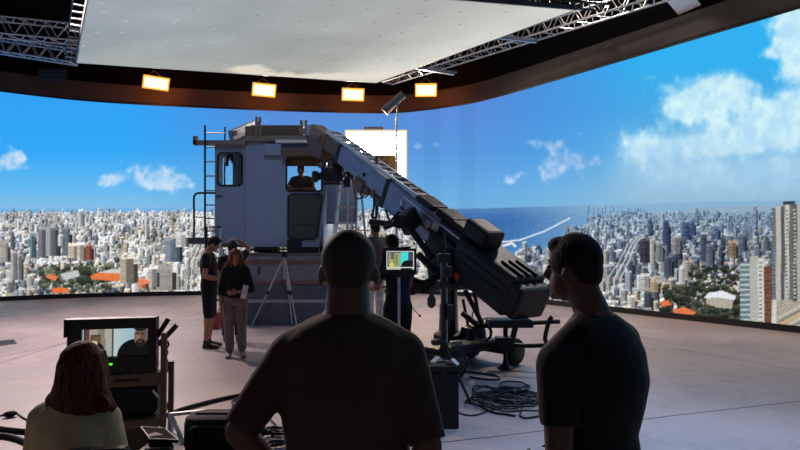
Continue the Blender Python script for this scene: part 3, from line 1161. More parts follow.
side_plate('side_wall', xL + .03, cab_white, rrect(.3, 2.75, DEP - .4, 3.55, .08))
side_plate('side_wall', xR - .1, cab_white, rrect(.25, 2.9, DEP - .35, 3.5, .08))
bw1 = rrect(xL + .04, xz(230, 190, DEP)[1], xz(244.5, 190, DEP)[0], xz(230, 150, DEP)[1], .06)
bw2 = rrect(xz(281, 190, DEP)[0], xz(290, 196, DEP)[1], xR - .12, xz(290, 160, DEP)[1], .06)
plate('back_wall', [(xL, zb), (xR - .07, zb), (xR - .07, zt - .02), (xz(245, 130)[0], zt - .02), (xz(245, 130)[0], min(zdoor, zt - .04)), (xL, zdoor)], [bw1, bw2], YC + DEP, YC + DEP + .05, cab_inner, cab)
MB().span((xL, YC + .06, zb - .03), (xR - .08, YC + DEP, zb + .04)).build('floor_plate', cab_inner, cab)
MB().span((xz(246, 130)[0], YC + .07, zt - .1), (xR - .02, YC + DEP, zt)).build('roof_lining', cab_inner, cab)
MB().span((xL, YC + .02, zdoor), (xz(245, 140)[0], YC + DEP, zdoor + .06)).build('door_lintel', cab_white, cab)
# a dark strip across the top of the operator's window
v0, v1 = at(287, 158, YC + .1), at(321, 166, YC + .1)
MB().span((v0.x, YC + .1, v1.z), (v1.x, YC + .14, v0.z)).build('dark_strip', cab_inner, cab)
# pillar and hoses seen through the door window
v0, v1 = at(228, 186, YC + .9), at(240, 150, YC + .9)
MB().span((v0.x + .1, YC + .9, zb), (v1.x - .08, YC + 1.05, zdoor)).build('inner_pillar', cab_white, cab)
MB().tube(curve_pts([at(227, 166, YC + .7), at(228, 157, YC + .7), at(232, 156, YC + .7), at(233, 163, YC + .7)]), .035, 8).build('hose', gasket, cab)
MB().cyl(at(234.5, 186, YC + .7), at(234.5, 156, YC + .7), .04, 10).build('conduit', cab_grey, cab)
# roof
r0, r1 = at(243, 136.5, YC), at(323, 142, YC)
MB().span((r0.x, YC - .12, r1.z), (r1.x, YC + DEP + .1, r0.z), bev=.02).build('roof', cab_grey, cab)
r0, r1 = at(250, 124.5, YC), at(303, 136.5, YC)
MB().span((r0.x, YC + .05, r1.z), (r1.x, YC + 1.2, r0.z), bev=.02).build('roof_box', cab_brown, cab)
r0, r1 = at(277, 141, YC), at(308, 144, YC)
MB().span((r0.x, YC - .16, r1.z), (r1.x, YC - .01, r0.z)).build('light_strip', mat('white_strip', (230, 228, 224), .5), cab)
r0, r1 = at(285, 150, YC), at(329, 157.5, YC)
MB().span((r0.x, YC - .3, r1.z), (r1.x, YC - .003, r0.z), bev=.02).build('window_hood', cab_brown, cab)
br = MB()
for x in (256.5, 260):
    br.cyl(at(x, 137, YC - .1), at(x, 117, YC - .1), .03, 8)
br.bar(at(256.5, 123, YC - .1), at(260, 123, YC - .1), .05, .05)
br.build('roof_bracket', cab_grey, cab)
br = MB()
for x in (301.5, 306):
    br.cyl(at(x, 136, YC - .1), at(x, 120.5, YC - .1), .035, 8)
br.box(at(303.7, 131, YC - .1), (.18, .08, .12))
br.build('roof_bracket', cab_grey, cab)
r0, r1 = at(307, 126.5, YC - .05), at(317, 137, YC - .05)
MB().span((r0.x, YC - .25, r1.z), (r1.x, YC + .2, r0.z), bev=.02).build('roof_lamp_box', cab_white, cab)
# beam across the left of the roof and the pale block behind it
b0, b1 = at(195, 140.8, YC - .08), at(246, 145, YC - .08)
MB().span((b0.x, YC - .16, b1.z), (b1.x, YC + .0, b0.z)).span((b0.x - .02, YC - .16, b1.z), (b0.x + .05, YC, b0.z + .09)).build('roof_beam', cab_grey, cab)
q0, q1 = at(231, 138, YC + .35), at(254, 127.5, YC + 1.4)
MB().bar(q0, q1, .1, .32, bev=.02).build('roof_rail', cab_white, cab)
q0, q1 = at(229, 144, YC - .06), at(256, 135, YC + .3)
MB().bar(q0, q1, .14, .1).build('roof_rail', cab_grey, cab)
r0, r1 = at(246, 127, YC), at(256, 139, YC)
MB().span((r0.x, YC - .1, r1.z), (r1.x, YC - .004, r0.z), bev=.015).build('corner_block', cab_brown, cab)
MB().cyl(at(235, 131, YC + .35), at(235, 135, YC + .35), .05, 10).build('roof_knob', cab_grey, cab)
# wing panel on the right and under-frame
w0, w1 = at(327, 163, YC + .7), at(355.5, 222, YC + .7)
wp = MB().span((w0.x - .05, YC + .66, w1.z), (w1.x, YC + .72, w0.z), bev=.02).build('wing_panel', cab_white, cab)
MB().tube([at(326, 223, YC + .66), at(354, 223, YC + .66), at(355.8, 221, YC + .66), at(355.8, 165, YC + .66)], .02, 8).build('edge_tube', gasket, wp)
u0, u1 = at(214, 242, YC + .1), at(322, 247.5, YC + .1)
MB().span((at(245, 1, YC).x, YC + .02, 1.585), (xR - .14, YC + DEP, 1.635)).build('underframe', under, cab)
for px in (252, 309):
    x = at(px, 250, YC).x
    for y in ((YC + 1.0, YC + 1.7) if px < 300 else (YC + .02, YC + 1.7)):
        MB().span((x - .2, y, 1.47), (x + .2, y + .2, 1.6)).build('skid', under, cab)
x0, x1 = at(289, 1, YC).x, at(303, 1, YC).x
MB().span((x0, YC - .1, 1.475), (x1, YC + .02, 1.76), bev=.02).build('coupling_box', under, cab)
MB().tube(curve_pts([at(246, 252, YC - .06), at(248, 250, YC - .06), at(252, 249.3, YC - .06), at(270, 249.3, YC - .06), at(288, 249.3, YC - .06)], 4), .022, 8).build('bumper_tube', under, cab)

# steel access ladder up the left of the cab
lad = bpy.data.objects.new('access_ladder', None)
COL.objects.link(lad)
lad.parent = cab
lad['label'] = 'dark steel ladder up the left side of the cab'
rail_m = mat('dark_steel', (44, 46, 52), .5, .4)
for px, top, bot in ((205, 125.5, 237), (225, 127, 152)):
    q0, q1 = at(px, top, YC - .2), at(px, bot, YC - .2)
    if px == 225:
        q0, q1 = at(px, top, YC + 2.0), Vector((at(px, top, YC + 2.0).x, YC + 2.0, 1.7))
    MB().tube([q0, q1], .022, 8).build('rail', rail_m, lad)
for k, py in enumerate((133, 147.2, 161.7, 176, 190.6, 205, 218.5, 231)):
    a = at(205, py, YC - .2)
    b = at(225, py, YC + 2.0)
    MB().tube([a, b], .017, 6).build('rung', rail_m, lad)
MB().tube(curve_pts([at(194, 242, YC - .2), at(194, 215, YC - .2), at(194, 198, YC - .2), at(196, 194, YC - .2), at(200, 193, YC - .2), at(215.5, 193, YC - .12)], 5), .022, 8).build('handrail', rail_m, lad)
MB().tube([at(194, 217, YC - .2), at(205, 217.5, YC - .2)], .012, 6).build('mid_rail', rail_m, lad)
p0, p1 = at(190, 237.5, YC - .2), at(214, 244, YC - .2)
MB().span((p0.x, YC - .3, p1.z), (p1.x, YC + .4, p0.z), bev=.01).build('landing', mat('blue_grey_steel', (64, 72, 96), .5), lad)
MB().tube([(p1.x, YC - .1, (p0.z + p1.z) / 2), (p1.x + .12, YC + .1, (p0.z + p1.z) / 2)], .03, 8).build('mounting_bolt', rail_m, lad)

# dark handrail frame of the steps, behind the two people on the left
xa, xb = at(206.2, 227, 12.2).x, at(220.5, 227, 12.2).x
zt_ = at(210, 227, 12.2).z
hf = thing('handrail_frame', ((xa + xb) / 2, 12.2, 0), 'dark square handrail frame below the cab, behind the people on the left', 'handrail')
MB().tube([(xa, 12.2, 0), (xa, 12.2, zt_), (xb, 12.2, zt_)], .03, 8).build('post', rail_m, hf)
MB().tube([(xb, 12.2, zt_ - .02), (xb, 12.2, 0)], .022, 8).build('post', alu, hf)
for py, m in ((258, mat('red_paint', (150, 66, 58), .5)), (266, alu), (300, rail_m)):
    z = at(210, py, 12.2).z
    MB().tube([(xa, 12.2, z), (xb, 12.2, z)], .02, 8).build('cross_bar', m, hf)

# stack of stage decks the cab stands on
deck_side = mat('deck_grey_boards', (122, 122, 132), .8, noise=.2, scale=4)
deck_dark = mat('deck_dark_boards', (92, 92, 100), .8, noise=.2, scale=4)
red_edge = mat('red_brown_edge', (128, 88, 82), .7, noise=.2, scale=6)
white_edge = mat('pale_edge', (160, 160, 164), .6)
dx0, dx1 = at(243.5, 300, 12.35).x, at(336, 300, 12.35).x
levels = [(325, 299.5, deck_dark, white_edge, 'bottom deck of the stack under the cab, pale line on its top edge'),
          (299.5, 281, deck_dark, red_edge, 'second deck from the floor in the stack under the cab'),
          (281, 260.5, deck_side, red_edge, 'third deck from the floor in the stack under the cab, lighter grey'),
          (260.5, 253, deck_side, deck_dark, 'thin top deck of the stack, right under the cab')]
for i, (pb, pt, m, e, lb) in enumerate(levels):
    z0 = 0 if i == 0 else at(290, pb, 12.35).z
    z1 = at(290, pt, 12.35).z if i < 3 else 1.47
    ox = (0, .02, -.02, .03)[i]
    r = thing('stage_deck', ((dx0 + dx1) / 2, 13.5, z0), lb, 'stage deck', group='stacked stage decks under the cab')
    eh = min(.07, (z1 - z0) * .3)
    MB().span((dx0 + ox + .02, 12.37, z0), (dx1 + ox - .02, 14.9, z1 - eh), bev=.008).build('side_boards', m, r)
    MB().span((dx0 + ox, 12.35, z1 - eh), (dx1 + ox, 14.92, z1), bev=.008).build('top_frame', e, r)
    if i in (2,):
        hx = at(259, 270, 12.36).x
        hz = at(259, 270, 12.36).z
        MB().span((hx - .015, 12.345, hz - .08), (hx + .015, 12.372, hz + .08), bev=.005).build('grip_slot', under, r)
rc = thing('red_crate', at(216, 325, 11.95), 'small red crate on the floor left of the deck stack', 'crate')
c0, c1 = at(209, 324, 12.1), at(222.5, 312, 12.1)
MB().span((c0.x, 11.8, 0.002), (c1.x, 12.12, c1.z), bev=.02).build('body', mat('red_plastic', (150, 62, 50), .5), rc)
MB().span((c0.x - .015, 11.785, c1.z), (c1.x + .015, 12.135, c1.z + .03), bev=.01).build('rim', mat('red_plastic_light', (164, 84, 70), .5), rc)

# aluminium step ladder on the right of the cab
sl = thing('step_ladder', at(350, 300, 12.0), 'silver A-frame step ladder standing right of the white cab', 'ladder')
sl.location.z = 0
tl, tr_ = at(341.5, 165, 11.9), at(358.5, 165, 11.9)
bl, brr = Vector((at(327, 320, 11.6).x, 11.55, 0)), Vector((at(350, 320, 11.6).x + .05, 11.55, 0))
for a, b in ((tl, bl), (tr_, brr)):
    MB().bar(a, b, .035, .07).build('front_rail', alu, sl)
for k in range(10):
    t = (k + .6) / 10
    a, b = tl.lerp(bl, t), tr_.lerp(brr, t)
    MB().bar(a, b, .09, .035).build('step', alu, sl)
for a, b in ((tl + Vector((.1, .06, 0)), Vector((bl.x + .35, 12.25, 0))), (tr_ + Vector((.0, .06, 0)), Vector((brr.x + .38, 12.25, 0)))):
    MB().tube([a, b], .022, 8).build('rear_leg', dull_alu, sl)
a, b = tl.lerp(bl, .4), tr_.lerp(brr, .4)
MB().tube([a + Vector((.22, .3, 0)), b + Vector((.25, .3, 0))], .014, 6).build('rear_brace', dull_alu, sl)
MB().bar(tl + Vector((-.02, .03, .02)), tr_ + Vector((.02, .03, .02)), .2, .04, bev=.01).build('top_cap', dull_alu, sl)

# tripod in front of the decks
tp = at(284.5, 256, 11.9)
tri = thing('tripod', (tp.x, 11.9, 0), 'slim silver tripod with a small head in front of the deck stack', 'tripod')
for e in (onz(251.5, 327), onz(297, 328), Vector((tp.x + .1, 12.25, 0))):
    top_ = Vector((tp.x, 11.9, tp.z - .02))
    midp = top_.lerp(e, .5)
    lg = MB().tube([top_, midp], .02, 8).build('leg', dull_alu, tri)
    MB().tube([midp, e + Vector((0, 0, .012))], .014, 8).build('lower_leg', dull_alu, lg)
    MB().lathe(midp, [(.026, -.04), (.026, .04)], axis=(top_ - e), n=8).build('leg_clamp', under, lg)
MB().box(tp + Vector((0, 0, .02)), (.09, .09, .1), bev=.015).build('head', under, tri)
MB().bar(tp + Vector((-.16, -.05, .09)), tp + Vector((.2, .03, .06)), .025, .03).build('pan_bar', under, tri)
MB().cyl(tp + Vector((0, 0, -.45)), tp + Vector((0, 0, 0)), .018, 8).build('centre_column', dull_alu, tri)
# ================================================================== the telescoping camera crane
cr_blue = mat('crane_blue_grey', (138, 140, 164), .42, .35, noise=.12, scale=6)
cr_brown = mat('crane_bronze', (112, 92, 80), .5, .3, noise=.15, scale=8)
cr_dark = mat('crane_charcoal', (27, 28, 35), .5, .2, noise=.15, scale=6)
cr_black = mat('crane_black', (20, 20, 23), .5, .2, noise=.15)
tyre_m = mat('tyre_rubber', (18, 18, 19), .85, noise=.2, bump=.1)
cable_m = mat('black_cable', (17, 17, 19), .6)
orange_m = mat('orange_plastic', (220, 92, 40), .5)

TA, TB = at(323, 137, 11.6), at(526, 291, 7.7)
CD = (TB - TA).normalized()
CS, CN = frame_from(CD)
CLEN = (TB - TA).length
CM = Matrix((CS, CD, CN)).transposed().to_4x4()


def tpx(px):
    """distance along the arm of the place seen at px"""
    k = (px - 400) / F_PX
    # X = k * (Y*CP + (Z-h)*SP)
    f = lambda p: p.x - k * (p.y * CP + (p.z - CAM_H) * SP)
    a_, b_ = f(TA), f(TB)
    return CLEN * a_ / (a_ - b_)


def cpt(t, s, n):
    return TA + CD * t + CS * s + CN * n


def cbox(mb, t0, t1, s0, s1, n0, n1, bev=.01):
    return mb.box(cpt((t0 + t1) / 2, (s0 + s1) / 2, (n0 + n1) / 2), (abs(s1 - s0), abs(t1 - t0), abs(n1 - n0)), M=CM, bev=bev)


piv = cpt(tpx(458), 0, -.3)
crane = thing('camera_crane', (piv.x, piv.y, 0), 'big dark telescoping camera crane slanting up to the cab window', 'camera crane')
T = {k: tpx(k) for k in range(310, 551)}
# boom sections, thin at the head and thicker towards the post
sec = MB()
cbox(sec, T[318] - .02, T[405], -.12, .12, -.13, .13, .015)
sec.build('inner_boom', cr_brown, crane)
sec = MB()
cbox(sec, T[345], T[440], -.155, .155, -.17, .16, .015)
mid = sec.build('middle_boom', cr_blue, crane)
sec = MB()
cbox(sec, T[395], T[500], -.2, .2, -.27, .19, .02)
main = sec.build('outer_boom', cr_blue, crane)
rc_ = MB()
cbox(rc_, T[447], T[500] + .02, -.206, .206, -.285, .196, .02)
rc_.build('rear_cover', cr_dark, crane)
# cap rings where the sections meet
for t, w, n0, n1, m in ((T[345], .17, -.19, .18, cr_dark), (T[395], .215, -.285, .205, cr_dark)):
    r = MB()
    cbox(r, t - .05, t + .05, -w, w, n0, n1, .015)
    r.build('section_collar', m, crane)
# rail ladder along the top of the boom
rl = MB()
for s in (-.13, .13):
    rl.bar(cpt(T[330], s, .2), cpt(T[430], s, .235), .03, .05, up=CN)
rl.build('top_rail', alu, crane)
nr = 15
for k in range(nr):
    t = T[330] + (T[425] - T[330]) * k / (nr - 1)
    MB().bar(cpt(t, -.13, .205 + .03 * k / nr), cpt(t, .13, .205 + .03 * k / nr), .07, .03, up=CN).build('rung', alu if k % 2 else dull_alu, crane)
# belt and rails on the side facing the camera
for n_, m in ((.12, alu), (-.06, cr_dark)):
    b = MB()
    b.bar(cpt(T[412], .208, n_), cpt(T[500], .208, n_), .014, .025, up=CN)
    b.build('side_rail', m, crane)
for k, (px, n_, r) in enumerate(((372, -.02, .035), (412, .02, .045), (420, -.1, .03), (438, .0, .06), (450, -.12, .04))):
    t = tpx(px)
    s = .155 if px < 400 else .2
    MB().lathe(cpt(t, s, n_), [(r, 0), (r, .02), (r * .6, .03)], axis=CS, n=14).build('pulley', alu if k % 2 else cr_dark, crane)
w = MB()
cbox(w, T[440] + .05, T[440] + .2, .2, .206, -.02, .1, .0)
w.build('white_label', mat('label_white', (206, 206, 196), .6), crane)
# raised humps on the top: cable drum cover and motor block
h = MB()
cbox(h, T[420], T[436], -.15, .18, .19, .27, .03)
h.build('drum_cover', cr_dark, crane)
h = MB()
cbox(h, T[440], T[456], -.15, .2, .19, .3, .04)
h.build('drum_cover', cr_black, crane)
# rear: weight bucket and tower block
wb_ = MB()
cbox(wb_, T[470], T[525] + .02, -.3, .3, -.36, .2, .04)
bucket = wb_.build('weight_bucket', cr_dark, crane)
for n_ in (-.1, .02, .12):
    g = MB()
    g.bar(cpt(T[475], .303, n_), cpt(T[520], .303, n_), .02, .02, up=CN)
    g.build('groove_rail', cr_black, bucket)
tb = MB()
cbox(tb, T[468], T[489], -.12, .24, .2, .46, .05)
tb.build('motor_block', cr_black, crane)
tb = MB()
cbox(tb, T[455], T[470], -.13, .2, .2, .28, .03)
tb.build('motor_neck', cr_black, crane)
for s in (-.12, .02, .16):
    g = MB()
    g.bar(cpt(T[505], s, .215), cpt(T[525], s, .215), .04, .035, up=CN)
    g.build('weight_rail', cr_dark, crane)
en = MB()
cbox(en, T[525], T[535] + .03, -.28, .32, -.3, .14, .05)
en.build('end_box', cr_black, crane)
tr_ = MB()
e_ = cpt(T[530], .1, -.42)
tr_.box(e_ + Vector((-.05, 0, .0)), (.55, .4, .09), bev=.02)
tr_.build('weight_tray', cr_black, crane)
ol = MB()
cbox(ol, T[478], T[478] + .09, .28, .315, -.34, -.27, .01)
ol.build('orange_marker', orange_m, crane)
sm = MB()
cbox(sm, T[475] - .1, T[475], .28, .314, -.3, -.27, .0)
sm.build('silver_latch', alu, crane)

# remote camera head hanging from the tip, in front of the cab window
hd = MB()
hd.prism([cpt(T[318] - .1, -.13, .14), cpt(T[318] - .1, -.13, -.1), cpt(T[318] - .02, -.13, -.42), cpt(T[330], -.13, -.36), cpt(T[330], -.13, .14)], CS * .26)
hd.build('tip_bracket', cr_brown, crane)
hb_ = at(337, 160, 11.3)
MB().cyl(hb_ + Vector((0, .1, .12)), hb_ + Vector((0, .1, -.24)), .11, 16).build('pan_motor', cr_brown, crane)
q0, q1 = at(322, 137, 11.5), at(338, 158, 11.4)
MB().bar(q0, q1, .22, .16, bev=.02).bar(at(331, 146, 11.5), at(350, 156, 11.3), .18, .13, bev=.02).build('nose_arm', cr_brown, crane)
yk = MB()
yk.bar(at(328, 164, 11.3), at(352, 160, 11.3), .16, .1, bev=.02)
yk.bar(at(350, 159, 11.3), at(350, 180, 11.3), .1, .14, bev=.02, up=Vector((0, 1, 0)))
yk.build('tilt_yoke', cr_brown, crane)
cb0, cb1 = at(324, 168, 11.3), at(343, 181, 11.3)
camb = MB().span((cb0.x, 11.15, cb1.z), (cb1.x, 11.5, cb0.z), bev=.03).build('camera_body', cr_black, crane)
MB().cyl(at(326, 175, 11.25), at(318, 176.5, 11.15), .07, 14).build('lens', cr_black, camb)
mt = MB()
mt.box(at(315, 176.8, 11.1), (.1, .2, .2), rz=.3, bev=.02)
mt.build('matte_box', cr_black, camb)
MB().span(at(337, 164.5, 11.25), at(344, 171, 11.4), bev=.02).build('battery', cr_dark, camb)
MB().tube(curve_pts([at(324, 167, 11.3), at(325, 162, 11.3), at(333, 160, 11.3), at(336, 166, 11.3)], 5), .022, 8).build('top_handle', cr_dark, camb)
MB().box(at(332, 183.5, 11.25), (.34, .16, .05), bev=.015).build('base_plate', cr_black, camb)
MB().span(at(318, 163, 11.3), at(324, 168, 11.36), bev=.01).build('wireless_box', mid_metal, camb)
MB().box(at(347, 183, 11.2), (.12, .14, .16), rz=.2, bev=.03).build('motor_pod', cr_dark, crane)
random.seed(3)
for k in range(6):
    a0 = at(326 + 3 * k, 160, 11.2)
    pts = [a0, a0 + Vector((.06 * (k % 3 - 1), -.05, -.2 - .05 * (k % 2))), at(334 + 2.4 * k, 184 - 3 * (k % 3), 11.15), at(346 + k, 172, 11.2)]
    MB().tube(curve_pts(pts, 5), .012, 6).build('head_cable', cable_m, crane)
# small sensor post on the boom
q = cpt(tpx(374), .02, .22)
MB().cyl(q, q + Vector((0, 0, .14)), .025, 8).build('sensor_post', cr_brown, crane)

# hanging cable loops under the boom
def cab(pts, r=.014, name='hanging_cable'):
    MB().tube(curve_pts(pts, 6), r, 6).build(name, cable_m, crane)


cab([at(352, 165, 10.9), at(354, 190, 10.8), at(358, 199, 10.7), at(366, 192, 10.5), at(369, 176, 10.4)])
cab([at(356, 170, 10.9), at(360, 194, 10.7), at(367, 196, 10.5), at(371, 180, 10.4)])
cab([at(370, 178, 10.4), at(374, 200, 10.2), at(373, 216, 10.1), at(377, 214, 10.0), at(378, 185, 10.2)], .018)
cab([at(372, 178, 10.4), at(376, 205, 10.1), at(375, 222, 10), at(371, 214, 10)], .018)
cab([at(381, 190, 10.2), at(387, 214, 9.6), at(392, 224, 9.2)], .02)
cab([at(399, 212, 9.4), at(390, 222, 9.2), at(384, 226, 9.0)], .02)
for px, n_ in ((372, -.2), (378, -.24), (384, -.2), (390, -.26)):
    q = cpt(tpx(px), .1, n_)
    MB().box(q, (.16, .14, .14), rz=.4, bev=.03).build('cable_clamp', cr_brown, crane)
b = MB()
cbox(b, T[366], T[372] + .1, -.1, .2, -.36, -.12, .04)
b.build('winch_box', cr_brown, crane)

# tension arms below the pivot
def strut(a, b_, r, m, name='strut'):
    MB().tube([a, b_], r, 8).build(name, m, crane)


strut(at(384, 228, 8.9), at(414, 217, 9.0), .035, cr_dark)
strut(at(370, 222, 9.1), at(405, 225, 8.9), .045, cr_dark)
strut(at(408, 226, 8.8), at(432, 258, 8.5), .05, cr_dark)
strut(at(418, 254, 8.6), at(449, 287, 8.4), .05, cr_black)
MB().tube(curve_pts([at(448, 250, 8.4), at(441, 272, 8.3), at(425, 284, 8.2), at(408, 279, 8.2)], 6), .06, 10).build('curved_arm', cr_black, crane)
MB().bar(at(403, 228, 8.8), at(416, 214, 9.0), .14, .3, bev=.04).build('pivot_knuckle', cr_dark, crane)
MB().lathe(at(400, 222, 8.75), [(.1, -.06), (.1, .06)], axis=Vector((0, 1, 0)), n=14).build('sheave', cr_dark, crane)

# post, yoke and chassis
W1, W2 = onz(514, 365), onz(471, 357.5)
W1 = Vector((W1.x, W1.y, 0)); W2 = Vector((W2.x, W2.y, 0))
e1 = (W1 - W2).normalized()
e2 = Vector((-e1.y, e1.x, 0))
if e2.x > 0:
    e2 = -e2
WB = 1.25
col = Vector((piv.x - .04, piv.y, 0))
MB().cyl((col.x, col.y, .3), (col.x, col.y, piv.z + .02), .115, 18).build('post', cr_black, crane)
MB().lathe((col.x, col.y, .3), [(.22, 0), (.22, .06), (.14, .12), (.13, .5)], n=20).build('post_flange', cr_black, crane)
MB().cyl((col.x + .1, col.y - .1, .4), (col.x + .1, col.y - .1, piv.z - .1), .018, 8).build('post_rail', alu, crane)
yk = MB()
for s in (-.25, .25):
    yk.prism([cpt(T[445], s - .02, .0), cpt(T[445], s - .02, -.34), Vector((col.x, col.y, piv.z - .38)) + CS * (s - .02) - CD * .14, Vector((col.x, col.y, piv.z - .38)) + CS * (s - .02) + CD * .14, cpt(T[470], s - .02, -.2), cpt(T[470], s - .02, .0)], CS * .04)
yk.box((col.x, col.y, piv.z - .4), (.5, .5, .1), M=Matrix.Rotation(math.atan2(CD.y, CD.x), 4, 'Z'), bev=.02)
yk.build('pivot_yoke', cr_dark, crane)
mid1 = (W1 + W2) / 2
Z_AX = .2
ch = MB()
ch.bar(W1 + Vector((0, 0, Z_AX)) - e1 * .08, W2 + Vector((0, 0, Z_AX)) + e1 * .08, .14, .13, bev=.02)
ch.build('front_axle', cr_black, crane)
W3, W4 = W1 + e2 * WB, W2 + e2 * WB
MB().bar(W3 + Vector((0, 0, Z_AX)) - e1 * .08, W4 + Vector((0, 0, Z_AX)) + e1 * .08, .14, .13, bev=.02).build('rear_axle', cr_black, crane)
MB().bar(mid1 + Vector((0, 0, .27)), mid1 + e2 * WB + Vector((0, 0, .27)), .3, .14, bev=.03).build('spine_beam', cr_black, crane)
for wv in (W1, W2, W3, W4):
    rw = .185
    wl = MB().lathe(wv + Vector((0, 0, rw)) - e1 * .07, [(rw * .72, 0), (rw * .94, .01), (rw, .035), (rw, .105), (rw * .94, .13), (rw * .72, .14)], axis=e1, n=26).build('wheel', tyre_m, crane)
    MB().lathe(wv + Vector((0, 0, rw)) - e1 * .08, [(rw * .3, -.01), (rw * .62, .0), (rw * .62, .16), (rw * .3, .17)], axis=e1, n=20).build('hub', dark_metal, wl)
# rear frame carrying the bucket, jacks and the steering handle
def P(px, py, Y):
    return at(px, py, Y)


strut(P(465, 290, 8.35), P(484, 327, 8.25), .035, cr_black)
strut(P(474, 290, 8.5), P(482, 335, 8.6), .025, cr_black)
strut(P(463, 300, 8.4), P(470, 335, 8.7), .022, cr_black)
strut(P(462, 313, 8.4), P(480, 327, 8.3), .04, cr_black)
strut(P(478, 326, 8.25), P(506, 324.5, 8.15), .035, cr_black)
strut(P(504, 324.5, 8.15), P(560, 321.5, 8.0), .03, cr_black)
strut(P(517, 321, 8.1), P(511, 345, 8.25), .04, cr_black)
jk = MB()
jk.tube([P(505.5, 324, 8.1), P(505.5, 360, 8.1)], .032, 8)
jk.build('jack_leg', cr_black, crane)
jf = P(505.5, 364, 8.12)
MB().lathe((jf.x, jf.y, .0), [(.11, .0), (.11, .02), (.05, .06), (.03, .12)], n=16).build('jack_foot', cr_black, crane)
MB().box(P(504, 343, 8.1), (.22, .2, .16), bev=.02).build('jack_bracket', cr_black, crane)
MB().tube(curve_pts([P(521, 346, 8.2), P(540, 345.5, 8.1), P(545, 345, 8.1), P(546.5, 342, 8.1), P(545, 338, 8.1), P(549, 321, 8.05), P(552, 317, 8.05)], 5), .03, 8).build('steering_handle', cr_black, crane)
MB().tube([P(500, 344, 8.15), P(524, 346, 8.2)], .035, 8).build('steering_link', cr_black, crane)
MB().box(P(473, 338, 8.6), (.3, .3, .34), rz=.4, bev=.08).build('battery_box', cr_black, crane)
MB().box(P(474, 324, 8.6) + Vector((0, 0, -.1)), (.2, .25, .2), rz=.4, bev=.06).build('drive_unit', cr_dark, crane)
for k in range(3):
    r = .1 + .015 * k
    c = P(483, 333, 8.25)
    MB().tube([c + Vector((math.cos(a) * r, .02 * k, math.sin(a) * r)) for a in [2 * math.pi * i / 18 for i in range(18)]], .008, 5, closed=True).build('cable_loop', cable_m, crane)
MB().tube(curve_pts([P(476, 302, 8.3), P(472, 318, 8.3), P(479, 322, 8.25), P(486, 318, 8.2), P(494, 318, 8.2)], 5), .01, 6).build('hanging_cable', cable_m, crane)
cab([at(440, 225, 8.9), at(436, 250, 8.7), at(445, 275, 8.4), at(448, 300, 8.3)], .02)
cab([at(425, 240, 8.9), at(433, 262, 8.7), at(443, 282, 8.4)], .014)
# grey fittings hanging left of the post
MB().tube([P(431.5, 288, 8.2), P(431.5, 296, 8.2)], .03, 8).build('hook_rod', mid_metal, crane)
MB().lathe(P(431.5, 308, 8.2), [(.02, 0), (.055, .03), (.06, .12), (.03, .17)], n=12).build('hanging_weight', mid_metal, crane)
MB().bar(P(406, 289, 8.3), P(446, 286, 8.3), .1, .1, bev=.02).build('cross_beam', mid_metal, crane)
MB().box(P(410, 290, 8.25), (.16, .14, .14), bev=.04).box(P(425, 288, 8.25), (.1, .14, .16), bev=.03).build('beam_clamp', dark_metal, crane)
strut(P(448, 287, 8.35), P(448, 350, 8.4), .03, cr_black, 'side_post')
# ================================================================== people
skin_m = mat('skin', (168, 118, 92), .55, noise=.06, scale=20)
skin_dd = mat('skin_deep', (88, 58, 44), .6, noise=.06, scale=20)
skin_d = mat('skin_tan', (150, 104, 80), .55, noise=.06, scale=20)


def hair_mat(name, a, b, rough=.72):
    m = mat(name, a, rough, noise=.1)
    nt = m.node_tree
    bs_ = nt.nodes['Principled BSDF']
    tc_ = nt.nodes.new('ShaderNodeTexCoord')
    mp_ = nt.nodes.new('ShaderNodeMapping')
    mp_.inputs['Scale'].default_value = (95, 95, 7)
    nz_ = nt.nodes.new('ShaderNodeTexNoise')
    nz_.inputs['Scale'].default_value = 1.0
    nz_.inputs['Detail'].default_value = 4
    nt.links.new(tc_.outputs['Object'], mp_.inputs['Vector'])
    nt.links.new(mp_.outputs['Vector'], nz_.inputs['Vector'])
    rp_ = nt.nodes.new('ShaderNodeValToRGB')
    rp_.color_ramp.elements[0].position, rp_.color_ramp.elements[1].position = .35, .7
    rp_.color_ramp.elements[0].color = (*lin(a), 1)
    rp_.color_ramp.elements[1].color = (*lin(b), 1)
    nt.links.new(nz_.outputs['Fac'], rp_.inputs['Fac'])
    nt.links.new(rp_.outputs['Color'], bs_.inputs['Base Color'])
    bp_ = nt.nodes.new('ShaderNodeBump')
    bp_.inputs['Strength'].default_value = .7
    bp_.inputs['Distance'].default_value = .008
    nt.links.new(nz_.outputs['Fac'], bp_.inputs['Height'])
    nt.links.new(bp_.outputs['Normal'], bs_.inputs['Normal'])
    bs_.inputs['Specular IOR Level'].default_value = .2
    return m


hair_dark = hair_mat('dark_hair', (18, 14, 12), (40, 30, 24))
hair_brown = hair_mat('brown_hair', (34, 17, 12), (112, 56, 36))
hair_red = hair_mat('auburn_hair', (70, 34, 20), (140, 76, 40))
eye_m = mat('eye_dark', (30, 22, 20), .2)
lip_m = mat('lips', (140, 78, 68), .5)


def cloth(name, rgb, bump=.25):
    m = mat(name, rgb, .85, spec=.25, noise=.12, scale=18, bump=bump)
    b_ = m.node_tree.nodes['Principled BSDF']
    b_.inputs['Sheen Weight'].default_value = .1
    b_.inputs['Sheen Roughness'].default_value = .3
    return m


def capsule(mb, pts, rs, n=14):
    """limb: tapered tube with rounded ends"""
    mb.tube(pts, rs, n)
    mb.ell(pts[0], (rs[0],) * 3)
    mb.ell(pts[-1], (rs[-1],) * 3)
    for p, r in zip(pts[1:-1], rs[1:-1]):
        mb.ell(p, (r * .99,) * 3)


